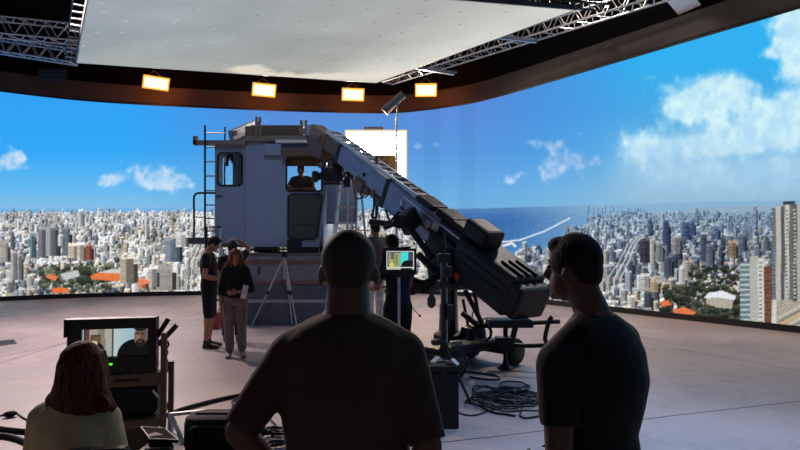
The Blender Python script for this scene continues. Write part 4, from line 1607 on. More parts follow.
def hand(mb, wrist, d, palm_n, side, curl=.5, s=1.0):
    """palm, four fingers and a thumb. d: pointing direction, palm_n: out of the palm, side: +1 thumb towards d x palm_n"""
    d = Vector(d).normalized()
    palm_n = (Vector(palm_n) - d * Vector(palm_n).dot(d)).normalized()
    lat = d.cross(palm_n) * side
    R = Matrix((lat, d, palm_n)).transposed()
    w = Vector(wrist)
    mb.ell(w + d * .052 * s, (.04 * s, .052 * s, .016 * s), R)
    for k, (L, o) in enumerate(((.072, .030), (.082, .010), (.076, -.011), (.060, -.030))):
        b = w + d * (.088 - .004 * abs(k - 1)) * s + lat * o * s
        dd = (d + lat * o * 3.0).normalized()
        pts = [b - d * .02 * s, b]
        ang = 0
        for seg_ in (.42, .32, .26):
            ang += curl * .8
            v = dd * math.cos(ang) + palm_n * math.sin(ang)
            pts.append(pts[-1] + v * L * seg_ * s)
        mb.tube(pts, [.0095 * s, .0095 * s, .0088 * s, .008 * s, .006 * s], 8)
    b = w + d * .03 * s + lat * .03 * s
    t1 = b + (lat * .8 + d * .6 + palm_n * .35) * .034 * s
    t2 = t1 + (lat * .35 + d * .9 + palm_n * (.3 + curl * .5)) * .03 * s
    mb.tube([b - lat * .015 * s, b, t1, t2], [.014 * s, .013 * s, .011 * s, .0075 * s], 8)


def base_pose(H=1.75, wide=1.0):
    k = H / 1.75
    J = dict(pelvis=(0, 0, .95), waist=(0, .0, 1.08), chest=(0, -.01, 1.27), neck=(0, -.02, 1.46), head=(0, .01, 1.615),
             shL=(-.175, -.01, 1.405), shR=(.175, -.01, 1.405), elL=(-.225, -.03, 1.11), elR=(.225, -.03, 1.11), wrL=(-.235, .05, .86), wrR=(.235, .05, .86),
             hipL=(-.085, 0, .90), hipR=(.085, 0, .90), knL=(-.1, .02, .5), knR=(.1, .02, .5), anL=(-.105, -.02, .09), anR=(.105, -.02, .09), toeL=(-.12, .15, .035), toeR=(.12, .15, .035))
    out = {a: Vector(b) * k for a, b in J.items()}
    for a in ('shL', 'shR', 'elL', 'elR', 'wrL', 'wrR'):
        out[a].x *= wide
    return out


def torso_secs(J, w, d, grow=0.0, top=True, low=True):
    lat_s = (J['shR'] - J['shL']).normalized()
    lat_h = (J['hipR'] - J['hipL']).normalized()
    P, W, C, N = J['pelvis'], J['waist'], J['chest'], J['neck']
    k = (N - P).length / .51
    rows = []
    if low:
        rows += [(P + (P - W) * .75, lat_h, .10 * k * w, .09 * d), (P + (P - W) * .5, lat_h, .155 * k * w, .118 * d), (P, lat_h, .17 * k * w, .122 * d)]
    rows += [(P.lerp(W, .55), lat_h, .163 * k * w, .116 * d), (W, lat_h.lerp(lat_s, .4), .153 * k * w, .108 * d), (W.lerp(C, .5), lat_s, .163 * k * w, .117 * d), (C, lat_s, .175 * k * w, .124 * d), (C.lerp(N, .4), lat_s, .177 * k * w, .116 * d),
             (C.lerp(N, .68), lat_s, .158 * k * w, .096 * d), (C.lerp(N, .86), lat_s, .115 * k * w, .078 * d), (N + (N - C) * .03, lat_s, .066 * k, .064)]
    out = []
    for i, (c, a, rx, ry) in enumerate(rows):
        ax = (rows[min(i + 1, len(rows) - 1)][0] - rows[max(i - 1, 0)][0]).normalized()
        a = (a - ax * a.dot(ax)).normalized()
        f = ax.cross(a)
        out.append((c, a * (rx + grow), f * (ry + grow)))
    return out


def person(label, loc, rz, J, skin=None, top=None, legs=None, shoes=None, hair=('short', None), sleeve=.62, leg_cut=None, w=1.0, d=1.0, head_rot=(0, 0, 0), hs=.95,
           face=True, curl=.5, palms=None, voxel=.0105, group=None, beard=None, limb=1.0, legw=1.0, hw=1.0):
    root = thing('person', loc, label, 'person', rz=rz)
    M = Matrix.Translation(Vector(loc)) @ Matrix.Rotation(rz, 4, 'Z')

    def finish(me, name, m, parent=root, smooth=True):
        me.materials.append(m)
        if smooth:
            for p in me.polygons:
                p.use_smooth = True
        o = bpy.data.objects.new(name, me)
        COL.objects.link(o)
        o.parent = parent
        return o
    H = J['head']
    R = Euler(head_rot, 'XYZ').to_matrix()

    def h(x, y, z):
        return H + R @ Vector((x * hs * hw, y * hs, z * hs))
    # ---- body, one skin
    b = MB()
    b.loft(torso_secs(J, w * .97, d * .97), 18)
    for s in 'LR':
        sh, el, wr = J['sh' + s], J['el' + s], J['wr' + s]
        capsule(b, [J['chest'].lerp(sh, .75) + Vector((0, 0, .03)), sh, sh.lerp(el, .5), el], [.055 * limb, .058 * limb, .05 * limb, .041 * limb])
        capsule(b, [el, el.lerp(wr, .35), wr], [.042 * limb, .043 * limb, .027 * limb])
        capsule(b, [J['neck'] + Vector((0, 0, -.035)), J['neck'].lerp(sh, .5) + Vector((0, 0, -.012)), sh], [.052, .055 * limb, .058 * limb])
        dr = (wr - el).normalized()
        pn = Vector(palms[s]) if palms and s in palms else Vector((1 if s == 'L' else -1, 0, 0))
        fd = Vector(palms[s + 'd']).normalized() if palms and s + 'd' in palms else dr
        lat = fd.cross(pn).normalized()
        side = 1 if lat.y + lat.z * .3 > 0 else -1
        hand(b, wr + fd * .005, fd, pn, side, curl)
        hip, kn, an, toe = J['hip' + s], J['kn' + s], J['an' + s], J['toe' + s]
        capsule(b, [hip, hip.lerp(kn, .35), kn], [.088 * legw, .08 * legw, .056 * legw])
        capsule(b, [kn, kn.lerp(an, .3), an], [.055 * legw, .056 * legw, .036])
        capsule(b, [an + Vector((0, 0, -.03)), an.lerp(toe, .6) + Vector((0, 0, -.015)), toe], [.036, .038, .03])
    b.tube([J['neck'] + Vector((0, 0, -.07)), J['neck'] + Vector((0, 0, .0)), h(0, -.022, -.05)], [.075 * hw, .06 * hw, .055 * hw], 14)
    b.ell(h(0, -.008, .03), (.073 * hs * hw, .093 * hs, .097 * hs), R, 3)
    b.ell(h(0, .03, -.052), (.057 * hs * hw, .062 * hs, .068 * hs), R)
    b.ell(h(0, .074, -.096), (.026 * hs, .02 * hs, .02 * hs), R)
    b.ell(h(0, -.045, -.02), (.06 * hs * hw, .055 * hs, .075 * hs), R)
    b.tube([h(0, .084, .03), h(0, .1, .0), h(0, .112, -.022), h(0, .092, -.03)], [.008 * hs, .011 * hs, .016 * hs, .012 * hs], 8)
    b.ell(h(0, .076, .034), (.05 * hs, .018 * hs, .012 * hs), R)
    b.ell(h(0, .085, -.06), (.024 * hs, .012 * hs, .011 * hs), R)
    for sx in (-1, 1):
        b.ell(h(sx * .077, -.008, -.02), (.0095 * hs * hw, .021 * hs, .036 * hs), R @ Euler((-.15, 0, -sx * .35)).to_matrix())
    finish(remeshed(b.bm, voxel, 3), 'body', skin or skin_m)
    # ---- eyes and mouth
    if face:
        for sx in (-1, 1):
            e = MB()
            e.ell(h(sx * .032, .081, .012), (.012 * hs, .007 * hs, .006 * hs), R)
            me = bpy.data.meshes.new('eye')
            e.bm.to_mesh(me)
            e.bm.free()
            finish(me, 'eye', eye_m)
        e = MB()
        e.ell(h(0, .094, -.06), (.022 * hs, .006 * hs, .007 * hs), R)
        me = bpy.data.meshes.new('mouth')
        e.bm.to_mesh(me)
        e.bm.free()
        finish(me, 'mouth', lip_m)
    # ---- hair
    kind, hm = hair
    if kind:
        b = MB()
        if kind == 'crop':
            b.ell(h(0, -.014, .034), (.0765 * hs * hw, .0955 * hs, .0985 * hs), R, 3)
            b.ell(h(0, -.055, -.012), (.061 * hs * hw, .052 * hs, .07 * hs), R)
        elif kind == 'short':
            b.ell(h(0, -.014, .04), (.081 * hs, .099 * hs, .1 * hs), R, 3)
            b.ell(h(0, -.05, -.005), (.069 * hs, .062 * hs, .075 * hs), R)
            b.ell(h(0, .05, .092), (.055 * hs, .045 * hs, .035 * hs), R)
        elif kind == 'tied':
            b.ell(h(0, -.016, .038), (.082 * hs, .1 * hs, .1 * hs), R, 3)
            b.ell(h(0, -.06, -.005), (.068 * hs, .06 * hs, .08 * hs), R)
            b.ell(h(0, -.125, .03), (.04 * hs, .042 * hs, .04 * hs), R)
        elif kind in ('long', 'bob'):
            b.ell(h(0, -.016, .04), (.080 * hs, .1 * hs, .1 * hs), R, 3)
            drop = .36 if kind == 'long' else .212
            wd = .09 if kind == 'long' else .115
            back = [h(0, -.05, .06), h(0, -.06, -.03), h(0, -.075, -.09)] + [h(0, -.085, 0) + Vector((0, 0, -.14 * hs)) if False else h(0, -.082, -.15)]
            end = h(0, -.07, -.15) + Vector((0, 0, -(drop - .2)))
            secs = []
            up_ = R @ Vector((1, 0, 0))
            fw = R @ Vector((0, 1, 0))
            for c, a, q in ((back[0], .08, .085), (back[1], .092, .085), (back[2], wd * .93, .072), (back[3], wd * .93, .06), (end, wd * .6, .03)):
                secs.append((c, up_ * a * hs, fw * q * hs))
            b.loft(secs, 18)
            for sx in (-1, 1):
                for j in range(3):
                    x = sx * (.062 + .012 * j)
                    y = .035 - .035 * j
                    pts = [h(x * .8, y, .085), h(x, y + .005, .02), h(x * 1.12, y - .005, -.06), h(x * (1.15 + .12 * j), y - .01, -.13), h(x * (1.05 + .15 * j), y, -.13) + Vector((0, 0, -(drop - .18) + .02 * j))]
                    b.tube(curve_pts(pts, 4), [.026 * hs] * 12 + [.022 * hs] * 4 + [.01 * hs], 8)
            rr_ = random.Random(4)
            for j in range(34):
                a = math.pi * (.94 + 1.12 * (j + .5) / 34)
                x, y = math.cos(a) * .094, math.sin(a) * .088 - .028
                q = .02 * (rr_.random() - .5)
                sp_ = 1.22 + .42 * rr_.random()
                ln = (drop - .2) * (.55 + .75 * rr_.random())
                wv = .012 * (1 if j % 2 else -1)
                pts = [h(x * .08, y * .1 - .01, .128), h(x * .42, y * .5, .117), h(x * .72, y * .85, .085), h(x * .86 + q, y * .95, .02), h(x * 1.0 + wv, y * 1.0, -.055), h(x * sp_ - wv, y * 1.1, -.12), h(x * sp_ + wv, y * 1.05, -.15) + Vector((0, 0, -ln * .5)),
                       h(x * (sp_ + .18 * (rr_.random() - .3)), y * 1.0, -.15) + Vector((0, 0, -ln))]
                b.tube(curve_pts(pts, 4), [.012 * hs] + [.0155 * hs] * 19 + [.013 * hs] * 5 + [.009 * hs] * 3 + [.004 * hs], 6)
        finish(remeshed(b.bm, .008 if kind not in ('long', 'bob') else .0068, 2), 'hair', hm or hair_dark)
    if beard:
        b = MB()
        b.ell(h(0, .04, -.07), (.058 * hs, .058 * hs, .052 * hs), R)
        finish(remeshed(b.bm, .008, 2), 'beard', beard)
    # ---- clothes
    if top:
        b = MB()
        secs = torso_secs(J, w, d, .014)
        secs = secs[2:] if legs else secs[1:]
        b.loft(secs[:-1] + [(secs[-1][0] + Vector((0, 0, -.008)), secs[-1][1] * 1.0, secs[-1][2] * 1.0)], 22)
        for s in 'LR':
            sh, el, wr = J['sh' + s], J['el' + s], J['wr' + s]
            ctr = J['chest'].lerp(sh, .6) + Vector((0, 0, .035))
            capsule(b, [J['neck'] + Vector((0, 0, -.03)), J['neck'].lerp(sh, .5) + Vector((0, 0, -.008)), sh], [.062, .066 * limb, .07 * limb])
            b.tube([J['neck'] + Vector((0, 0, -.09)), J['neck'] + Vector((0, 0, .012))], [.09, .068], 16)
            if sleeve <= 1:
                e = sh.lerp(el, sleeve)
                capsule(b, [ctr, sh], [.064 * limb, .072 * limb])
                b.tube([sh, sh.lerp(e, .5), e], [.072 * limb, .066 * limb, .058 * limb], 16)
            else:
                e = el.lerp(wr, sleeve - 1)
                capsule(b, [ctr, sh, sh.lerp(el, .5), el], [.064 * limb, .07 * limb, .062 * limb, .055 * limb])
                b.tube([el, el.lerp(e, .4), e], [.055 * limb, .053 * limb, .04 * limb], 16)
        finish(remeshed(b.bm, voxel * 1.05, 4), 'shirt', top)
    if legs:
        b = MB()
        b.loft(torso_secs(J, w * .98, d, .012)[:4], 20)
        for s in 'LR':
            hip, kn, an = J['hip' + s], J['kn' + s], J['an' + s]
            capsule(b, [hip + Vector((0, 0, .02)), hip.lerp(kn, .4), kn if leg_cut is None else hip.lerp(kn, .95)], [.105 * legw, .098 * legw, (.074 if leg_cut is None else .085) * legw])
            if leg_cut is None:
                b.tube([kn, kn.lerp(an, .5), an.lerp(kn, .06)], [.074 * legw, .07 * legw, .062 * legw], 16)
        finish(remeshed(b.bm, voxel * 1.1, 3), 'shorts' if leg_cut else 'trousers', legs)
    if shoes:
        for s in 'LR':
            an, toe = J['an' + s], J['toe' + s]
            b = MB()
            zf = min(toe.z, an.z) - .035
            f = (toe - an)
            f.z = 0
            f.normalize()
            heel = Vector((an.x, an.y, 0)) - f * .05
            tp = Vector((toe.x, toe.y, 0)) + f * .04
            lat = f.cross(Vector((0, 0, 1)))
            for t, rx, z1 in ((0, .034, .07), (.25, .038, .085), (.5, .043, .07), (.75, .046, .052), (1, .032, .04)):
                pass
            secs = [(heel.lerp(tp, t) + Vector((0, 0, zf + z1 / 2 + .002)), lat * rx, Vector((0, 0, z1 / 2))) for t, rx, z1 in ((0, .02, .06), (.06, .034, .085), (.25, .04, .1), (.5, .045, .082), (.78, .047, .06), (.95, .036, .048), (1, .015, .03))]
            b.loft(secs, 14)
            capsule(b, [Vector((an.x, an.y, zf + .07)), an + Vector((0, 0, .02))], [.04, .044])
            finish(remeshed(b.bm, .009, 2), 'shoe', shoes)
    return root


black_shoe = mat('black_shoe', (20, 20, 22), .5)
# --- man in the centre, back to us, hands on hips
J = base_pose(1.714)
J.update(head=Vector((.0, .03, 1.597)), neck=Vector((0, -.015, 1.462)), chest=Vector((0, -.02, 1.235)), waist=Vector((0, 0, 1.06)), pelvis=Vector((0, 0, .93)),
         shL=Vector((-.168, -.01, 1.345)), shR=Vector((.168, -.01, 1.345)), elL=Vector((-.32, -.06, 1.12)), elR=Vector((.245, -.09, 1.085)), wrL=Vector((-.205, .04, .945)), wrR=Vector((.195, .05, .945)))
person('man seen from behind in the centre, dark brown t-shirt, cropped hair, hands on hips', (at(348, 300, 1.87).x, 1.87, 0), 0, J, skin=skin_dd, top=cloth('brown_black_tee', (64, 52, 44)), legs=cloth('dark_jeans', (30, 32, 40)),
       shoes=black_shoe, hair=('crop', mat('cropped_hair', (40, 29, 23), .7, noise=.2, scale=80)), w=1.1, d=1.08, limb=.98, hs=.955, hw=1.19, sleeve=.95, face=True, voxel=.009,
       palms={'L': (.9, .2, 0), 'R': (-.9, .2, 0), 'Ld': (.35, .75, -.4), 'Rd': (-.35, .75, -.4)}, curl=.35)
# --- man on the right
J = base_pose(1.71)
J.update(head=Vector((.0, .075, 1.588)), neck=Vector((0, .0, 1.435)), chest=Vector((0, -.02, 1.225)), shL=Vector((-.185, .03, 1.30)), shR=Vector((.175, -.01, 1.335)), elL=Vector((-.24, .0, 1.02)), elR=Vector((.2, -.02, 1.06)), wrL=Vector((-.13, .16, .93)), wrR=Vector((.13, .16, .93)))
person('man at the right in a black t-shirt, seen from behind, face turned left', (at(594, 300, 2.03).x, 2.03, 0), math.radians(46), J, skin=skin_dd, top=cloth('black_tee', (24, 24, 27)), legs=cloth('black_trousers', (22, 22, 26)), shoes=black_shoe,
       hair=('short', hair_dark), w=1.0, d=1.05, limb=1.0, head_rot=(-.02, 0, .1), hs=.93, sleeve=.66, voxel=.009, palms={'L': (.6, -.6, 0), 'R': (-.6, -.6, 0)})
# --- seated woman
J = base_pose(1.66)
J.update(pelvis=Vector((0, 0, .56)), waist=Vector((0, .02, .68)), chest=Vector((0, .01, .85)), neck=Vector((.01, .0, 1.015)), head=Vector((.035, .03, 1.128)), shL=Vector((-.128, .01, .925)), shR=Vector((.135, .01, .925)),
         elL=Vector((-.195, .05, .66)), elR=Vector((.18, .06, .66)), wrL=Vector((-.1, .28, .66)), wrR=Vector((.1, .28, .66)), hipL=Vector((-.09, .02, .535)), hipR=Vector((.09, .02, .535)), knL=Vector((-.09, .42, .52)), knR=Vector((.075, .42, .52)),
         anL=Vector((-.09, .40, .09)), anR=Vector((.07, .40, .09)), toeL=Vector((-.1, .56, .035)), toeR=Vector((.07, .56, .035)))
woman_loc = (at(73, 400, 2.6).x, 2.6, 0)
person('seated woman with auburn shoulder-length hair and cream jumper, watching the monitor', woman_loc, math.radians(-1), J, skin=skin_m, top=cloth('cream_jumper', (188, 170, 126)), legs=cloth('dark_trousers', (32, 32, 38)), shoes=black_shoe,
       hair=('bob', hair_brown), sleeve=1.9, hs=.95, w=.98, d=1.0, limb=1.0, head_rot=(.05, 0, -.15), voxel=.0095, palms={'L': (0, 0, -1), 'R': (0, 0, -1)})
# --- man in shorts, in profile
J = base_pose(1.82)
J['head'] += Vector((0, .06, -.02))
J['elL'], J['elR'] = Vector((-.215, -.02, 1.15)), Vector((.215, -.02, 1.15))
J['wrL'], J['wrR'] = Vector((-.06, .24, 1.1)), Vector((.07, .22, 1.09))
sm_loc = Vector((at(208.5, 345, 9.75).x, 9.75, 0))
person('man in black t-shirt and shorts, in profile, looking down at his hands', sm_loc, math.radians(-84), J, skin=skin_m, top=cloth('black_tee_two', (28, 28, 31)), legs=cloth('black_shorts', (26, 26, 30)), leg_cut=1, shoes=black_shoe, head_rot=(-.45, 0, 0), sleeve=.6, d=1.0, voxel=.012,
       palms={'L': (0, .2, 1), 'R': (0, .2, 1), 'Ld': (.3, .9, .1), 'Rd': (-.3, .9, .1)})
# --- young woman facing us
J = base_pose(1.59, .92)
J['elL'], J['wrL'] = Vector((-.235, .0, .99)), Vector((-.05, .19, .97))
J['elR'], J['wrR'] = Vector((.21, -.02, 1.0)), Vector((.2, .06, .79))
J['anL'].x, J['toeL'].x, J['anR'].x, J['toeR'].x = -.1, -.14, .075, .085
J['anL'].y -= .0
lw_loc = Vector((at(235, 355, 8.95).x, 8.95, 0))
person('young woman facing us, long auburn hair, black top, beige trousers, hand at waist', lw_loc, math.radians(190), J, skin=skin_d, top=cloth('black_top', (26, 24, 25)), legs=cloth('beige_trousers', (118, 106, 102)), shoes=mat('grey_trainers', (112, 104, 102), .6), hair=('long', hair_red), sleeve=1.5, w=.92, d=.9,
       head_rot=(-.1, 0, .1), voxel=.0115, limb=.9, legw=1.0, palms={'L': (.2, -1, 0), 'Ld': (.9, .25, -.1), 'R': (-1, 0, 0)})
pp = at(244.5, 292, 8.72)
fp = thing('folded_paper', pp, 'white folded paper held at the waist by the woman in the black top', 'paper')
MB().box(pp, (.075, .012, .2), rz=.3, M=Euler((.25, .2, .3)).to_matrix().to_4x4()).build('sheet', mat('paper_white', (222, 222, 224), .7, noise=.04), fp)
MB().box(pp + Vector((.006, -.009, .02)), (.06, .006, .13), M=Euler((.25, .2, .3)).to_matrix().to_4x4()).build('flap', mat('paper_grey', (196, 198, 204), .7, noise=.04), fp)
# --- person behind her with an arm over the head
J = base_pose(1.74)
J['shR'] += Vector((.0, 0, .04))
J['elR'], J['wrR'] = Vector((.27, .05, 1.60)), Vector((.07, .12, 1.735))
J['head'] = Vector((-.01, .02, 1.6))
person('person standing behind the long-haired woman, dark tied hair, one arm raised over the head', (at(232, 345, 10.3).x, 10.3, 0), math.radians(8), J, skin=skin_m, top=cloth('charcoal_tee', (34, 32, 36)), legs=cloth('charcoal_trousers', (38, 38, 44)), shoes=black_shoe, hair=('tied', hair_dark), w=.95, voxel=.012,
       palms={'R': (-.3, .1, -1), 'Rd': (-1, .15, .05)})
# --- man in the cab window
J = base_pose(1.73)
for s, sg in (('L', -1), ('R', 1)):
    J['el' + s] = Vector((sg * .29, .12, 1.16))
    J['wr' + s] = Vector((sg * .12, .30, 1.17))
J['chest'].y += .05
J['neck'].y += .09
J['head'] = Vector((0, .13, 1.585))
person('man leaning on the sill of the cab window, dark t-shirt, bare forearms', (at(301.5, 180, 13.05).x, 13.08, 1.66), math.radians(180), J, skin=skin_d, top=cloth('brown_tee', (60, 46, 38)), legs=cloth('dark_work_trousers', (34, 34, 40)), shoes=black_shoe, w=1.05, voxel=.012, limb=1.1, hair=('short', hair_dark),
       palms={'L': (0, 0, -1), 'R': (0, 0, -1), 'Ld': (.6, .6, 0), 'Rd': (-.6, .6, 0)}, curl=.2)
# --- person on the riser behind the man in the centre
J = base_pose(1.72)
person('person in grey top and pale trousers standing on a low riser beside the crane', (at(375, 300, 9.75).x, 9.75, .32), math.radians(35), J, skin=skin_d, top=cloth('grey_brown_tee', (92, 84, 80)), legs=cloth('pale_trousers', (206, 200, 198)), shoes=black_shoe, hair=('short', hair_dark), voxel=.012)
rs = thing('wooden_riser', (at(375, 300, 9.75).x, 9.75, 0), 'low wooden riser under the person in pale trousers', 'riser')
cx_ = rs.location.x
MB().span((cx_ - .4, 9.45, .265), (cx_ + .35, 10.1, .318), bev=.01).build('top_board', mat('plywood', (150, 120, 86), .7, noise=.15, scale=6), rs)
MB().span((cx_ - .37, 9.48, 0.0), (cx_ + .32, 10.07, .264)).build('frame', mat('plywood_dark', (118, 92, 66), .7, noise=.15, scale=6), rs)
# --- person in navy behind the small monitor
J = base_pose(1.80)
J['head'] = Vector((-.02, .1, 1.655))
J['neck'] = Vector((0, .06, 1.5))
for s, sg in (('L', -1), ('R', 1)):
    J['el' + s] = Vector((sg * .25, .1, 1.17))
    J['wr' + s] = Vector((sg * .12, .32, 1.15))
person('person in navy shirt standing behind the small monitor, seen from behind', (at(398, 300, 7.05).x, 7.05, 0), math.radians(40), J, skin=skin_d, top=cloth('navy_shirt', (30, 33, 50)), legs=cloth('black_jeans', (22, 22, 26)), shoes=black_shoe, hair=('short', hair_dark), voxel=.012, w=.86,
       palms={'L': (0, 0, -1), 'R': (0, 0, -1)})
# ================================================================== monitors, carts, cases, cables
plastic = mat('black_plastic', (18, 18, 20), .5, noise=.15)
case_m = mat('case_black', (22, 21, 22), .75, noise=.2, scale=6)
tan_board = mat('tan_board', (112, 92, 70), .6, noise=.15, scale=8)
green_led = emit('green_led', (90, 255, 60), 1.5)


def display(name, p00, p10, p01, px, parent, strength=1.0):
    """flat screen: p00 lower left, p10 lower right, p01 upper left; px: rows of colours, first row on top"""
    h_, w_ = px.shape[:2]
    u, v = np.meshgrid(np.linspace(0, 1, w_), np.linspace(1, 0, h_))
    co = (np.array(p00)[None, None] + u[..., None] * np.array(p10 - p00) + v[..., None] * np.array(p01 - p00)).reshape(-1, 3).astype(np.float32)
    ii = (np.arange(h_ - 1)[:, None] * w_ + np.arange(w_ - 1)[None, :]).reshape(-1)
    q = np.stack([ii, ii + w_, ii + w_ + 1, ii + 1], -1).astype(np.int32)
    return link_mesh(name, grid_mesh(name, co, q, to_lin(np.clip(px, 0, 255))), screen_mat(name + '_picture', strength), parent)


def blob(px, cx, cy, rx, ry, col):
    h_, w_ = px.shape[:2]
    x, y = np.meshgrid(np.arange(w_), np.arange(h_))
    px[((x - cx) / rx) ** 2 + ((y - cy) / ry) ** 2 < 1] = col


# --- video village: cart with the big monitor
YM = 4.0
def m4(px, py, dy=0.0):
    q = at(px, py, YM + dy)
    q.x = CART_X + (q.x - CART_X) * .91
    return q


CART_X = at(160, 400, YM).x

crt = thing('video_cart', (m4(113, 400).x, YM + .25, 0), 'brown video cart under the big monitor, in front of the seated woman', 'cart')
xl, xr = m4(70, 400).x, m4(164, 400).x
zs = [m4(110, p).z for p in (371.5, 384, 417, 424)]
MB().span((xl, YM - .04, zs[1]), (xr - .02, YM + .4, zs[0]), bev=.01).build('top_shelf', tan_board, crt)
MB().span((m4(115, 376).x, YM - .045, m4(1, 378.5).z), (m4(140, 376).x, YM - .035, m4(1, 376).z)).build('slot', plastic, crt)
MB().span((xl, YM - .04, zs[3] - .01), (xr - .02, YM + .4, zs[2]), bev=.01).build('middle_shelf', tan_board, crt)
MB().span((xl, YM - .06, .2), (xr - .02, YM + .4, .235), bev=.01).build('bottom_shelf', tan_board, crt)
MB().span((xl + .02, YM + .0, .235), (xr - .04, YM + .02, zs[3] - .012)).build('lower_panel', mat('brown_panel', (78, 64, 50), .7), crt)
for x in (xl + .02, xr - .0):
    for y in (YM - .02, YM + .38):
        ptop = m4(160, 333).z if (x > -1.8 and y < YM) else zs[0] - .005
        post = MB().span((x - .018, y - .02, .11), (x + .018, y + .02, ptop)).build('post', tan_board, crt)
        MB().lathe(Vector((x, y, .055)) - Vector((.02, 0, 0)), [(.03, 0), (.054, .006), (.054, .034), (.03, .04)], axis=Vector((1, 0, 0)), n=16).build('caster', tyre_m, post)
MB().tube([m4(158, 336, .02), m4(169.5, 319, .02)], .016, 8).build('side_arm', plastic, crt)
MB().tube([m4(160.5, 346), m4(161, 342), m4(177.5, 325.5)], .017, 8).build('side_arm', plastic, crt)
MB().tube(curve_pts([m4(166, 340), m4(169, 345), m4(165, 352), m4(167, 362), m4(162, 368)], 5), .007, 6).build('wire', cable_m, crt)
MB().tube(curve_pts([m4(163, 345), m4(168, 352), m4(164, 360)], 5), .006, 6).build('wire', cable_m, crt)
mon = thing('director_monitor', (m4(112, 370).x, YM + .1, zs[0]), 'big black hooded monitor showing a bearded man in black, on the video cart', 'monitor')
b0, b1 = m4(68.5, 317), m4(156.5, 371.3)
s0, s1 = m4(82, 327), m4(147.5, 355)
# bezel around the screen
plate('bezel', [(b0.x, zs[0] + .002), (b1.x, zs[0] + .002), (b1.x, b0.z), (b0.x, b0.z)], [[(s0.x, s1.z), (s1.x, s1.z), (s1.x, s0.z), (s0.x, s0.z)]], YM - .02, YM + .02, plastic, mon)
MB().span((b0.x, YM + .02, zs[0] + .002), (b1.x, YM + .1, b0.z), bev=.01).build('housing', plastic, mon)
hd_ = MB()
h0_, h1_ = m4(67, 313.6), m4(157.5, 318)
hd_.span((h0_.x, YM - .06, h1_.z), (h1_.x, YM + .02, h1_.z + .012))
hd_.span((h0_.x, YM - .06, h1_.z - .1), (h0_.x + .012, YM + .02, h1_.z))
hd_.span((h1_.x - .012, YM - .06, h1_.z - .1), (h1_.x, YM + .02, h1_.z))
hd_.build('hood', plastic, mon)
MB().span((m4(112, 1).x, YM - .024, m4(1, 362.3).z), (m4(117.5, 1).x, YM - .019, m4(1, 360.5).z)).build('green_indicator', green_led, mon)
for px_ in (119, 133):
    q = m4(px_, 368, -.03)
    MB().lathe(q, [(.006, -.008), (.006, .0)], axis=Vector((0, -1, 0)), n=8).build('button', mid_metal, mon)
W_, H_ = 132, 56
pic = np.zeros((H_, W_, 3), np.float32)
pic[:] = (178, 182, 168)
pic[:, :3] = (180, 205, 215)
pic[:, 3:6] = (70, 44, 44)
pic[:, 6:14] = (112, 74, 74)
pic[:, 14:30] = (186, 180, 162)
pic[:, 30:44] = (150, 146, 126)
pic[12:30, 16:36] = (96, 84, 66)
pic[16:34, 20:34] = (120, 100, 70)
pic[:, 44:58] = (196, 190, 176)
pic[20:50, 42:46] = (150, 150, 140)
pic[30:56, 46:52] = (176, 196, 204)
pic[:, 58:62] = (92, 96, 96)
pic[:, 62:64] = (226, 232, 232)
pic[:, 64:] = np.stack([np.linspace(206, 150, W_ - 64), np.linspace(226, 206, W_ - 64), np.linspace(228, 222, W_ - 64)], -1)[None]
pic[:, 122:] = (110, 128, 134)
blob(pic, 26, 42, 17, 16, (44, 30, 26))
blob(pic, 22, 28, 8, 5, (238, 226, 190))
blob(pic, 104, 56, 36, 34, (22, 22, 24))
blob(pic, 122, 60, 24, 36, (24, 24, 26))
blob(pic, 115, 18, 13, 20, (122, 92, 80))
blob(pic, 115, -2, 15, 9, (40, 36, 36))
blob(pic, 109, 22, 5, 12, (156, 122, 106))
blob(pic, 115, 30, 10, 8, (48, 38, 36))
blob(pic, 114, 27, 4, 1.6, (120, 80, 72))
blob(pic, 109, 12, 3, 1.8, (40, 32, 30))
blob(pic, 119, 12, 3, 1.8, (36, 30, 30))
pic[54:] = pic[54:] * .6
display('screen', Vector((s0.x, YM + .012, s1.z)), Vector((s1.x, YM + .012, s1.z)), Vector((s0.x, YM + .012, s0.z)), pic, mon, .72)
eq = thing('equipment_case', (m4(130, 400).x, YM + .2, zs[2]), 'black rack case on the middle shelf of the video cart', 'case')
c0, c1 = m4(78, 386), m4(157, 416.5)
MB().span((c0.x, YM + .02, zs[2] + .002), (c1.x, YM + .37, c0.z), bev=.02).build('body', case_m, eq)
for px_, py_, d_ in ((152.5, 390, 1), (155, 414, -1)):
    q = m4(px_, py_, -.002)
    MB().bar(q, q + Vector((.035, 0, -.05 * d_)), .012, .012).build('metal_corner', alu, eq)

# the cart and what stands on it are turned towards the crew
for o in (crt, mon, eq):
    a_ = math.radians(14)
    v = o.location - Vector((CART_X, YM, 0))
    o.location = Vector((CART_X, YM, 0)) + Matrix.Rotation(a_, 3, 'Z') @ v
    o.rotation_euler = (0, 0, a_)

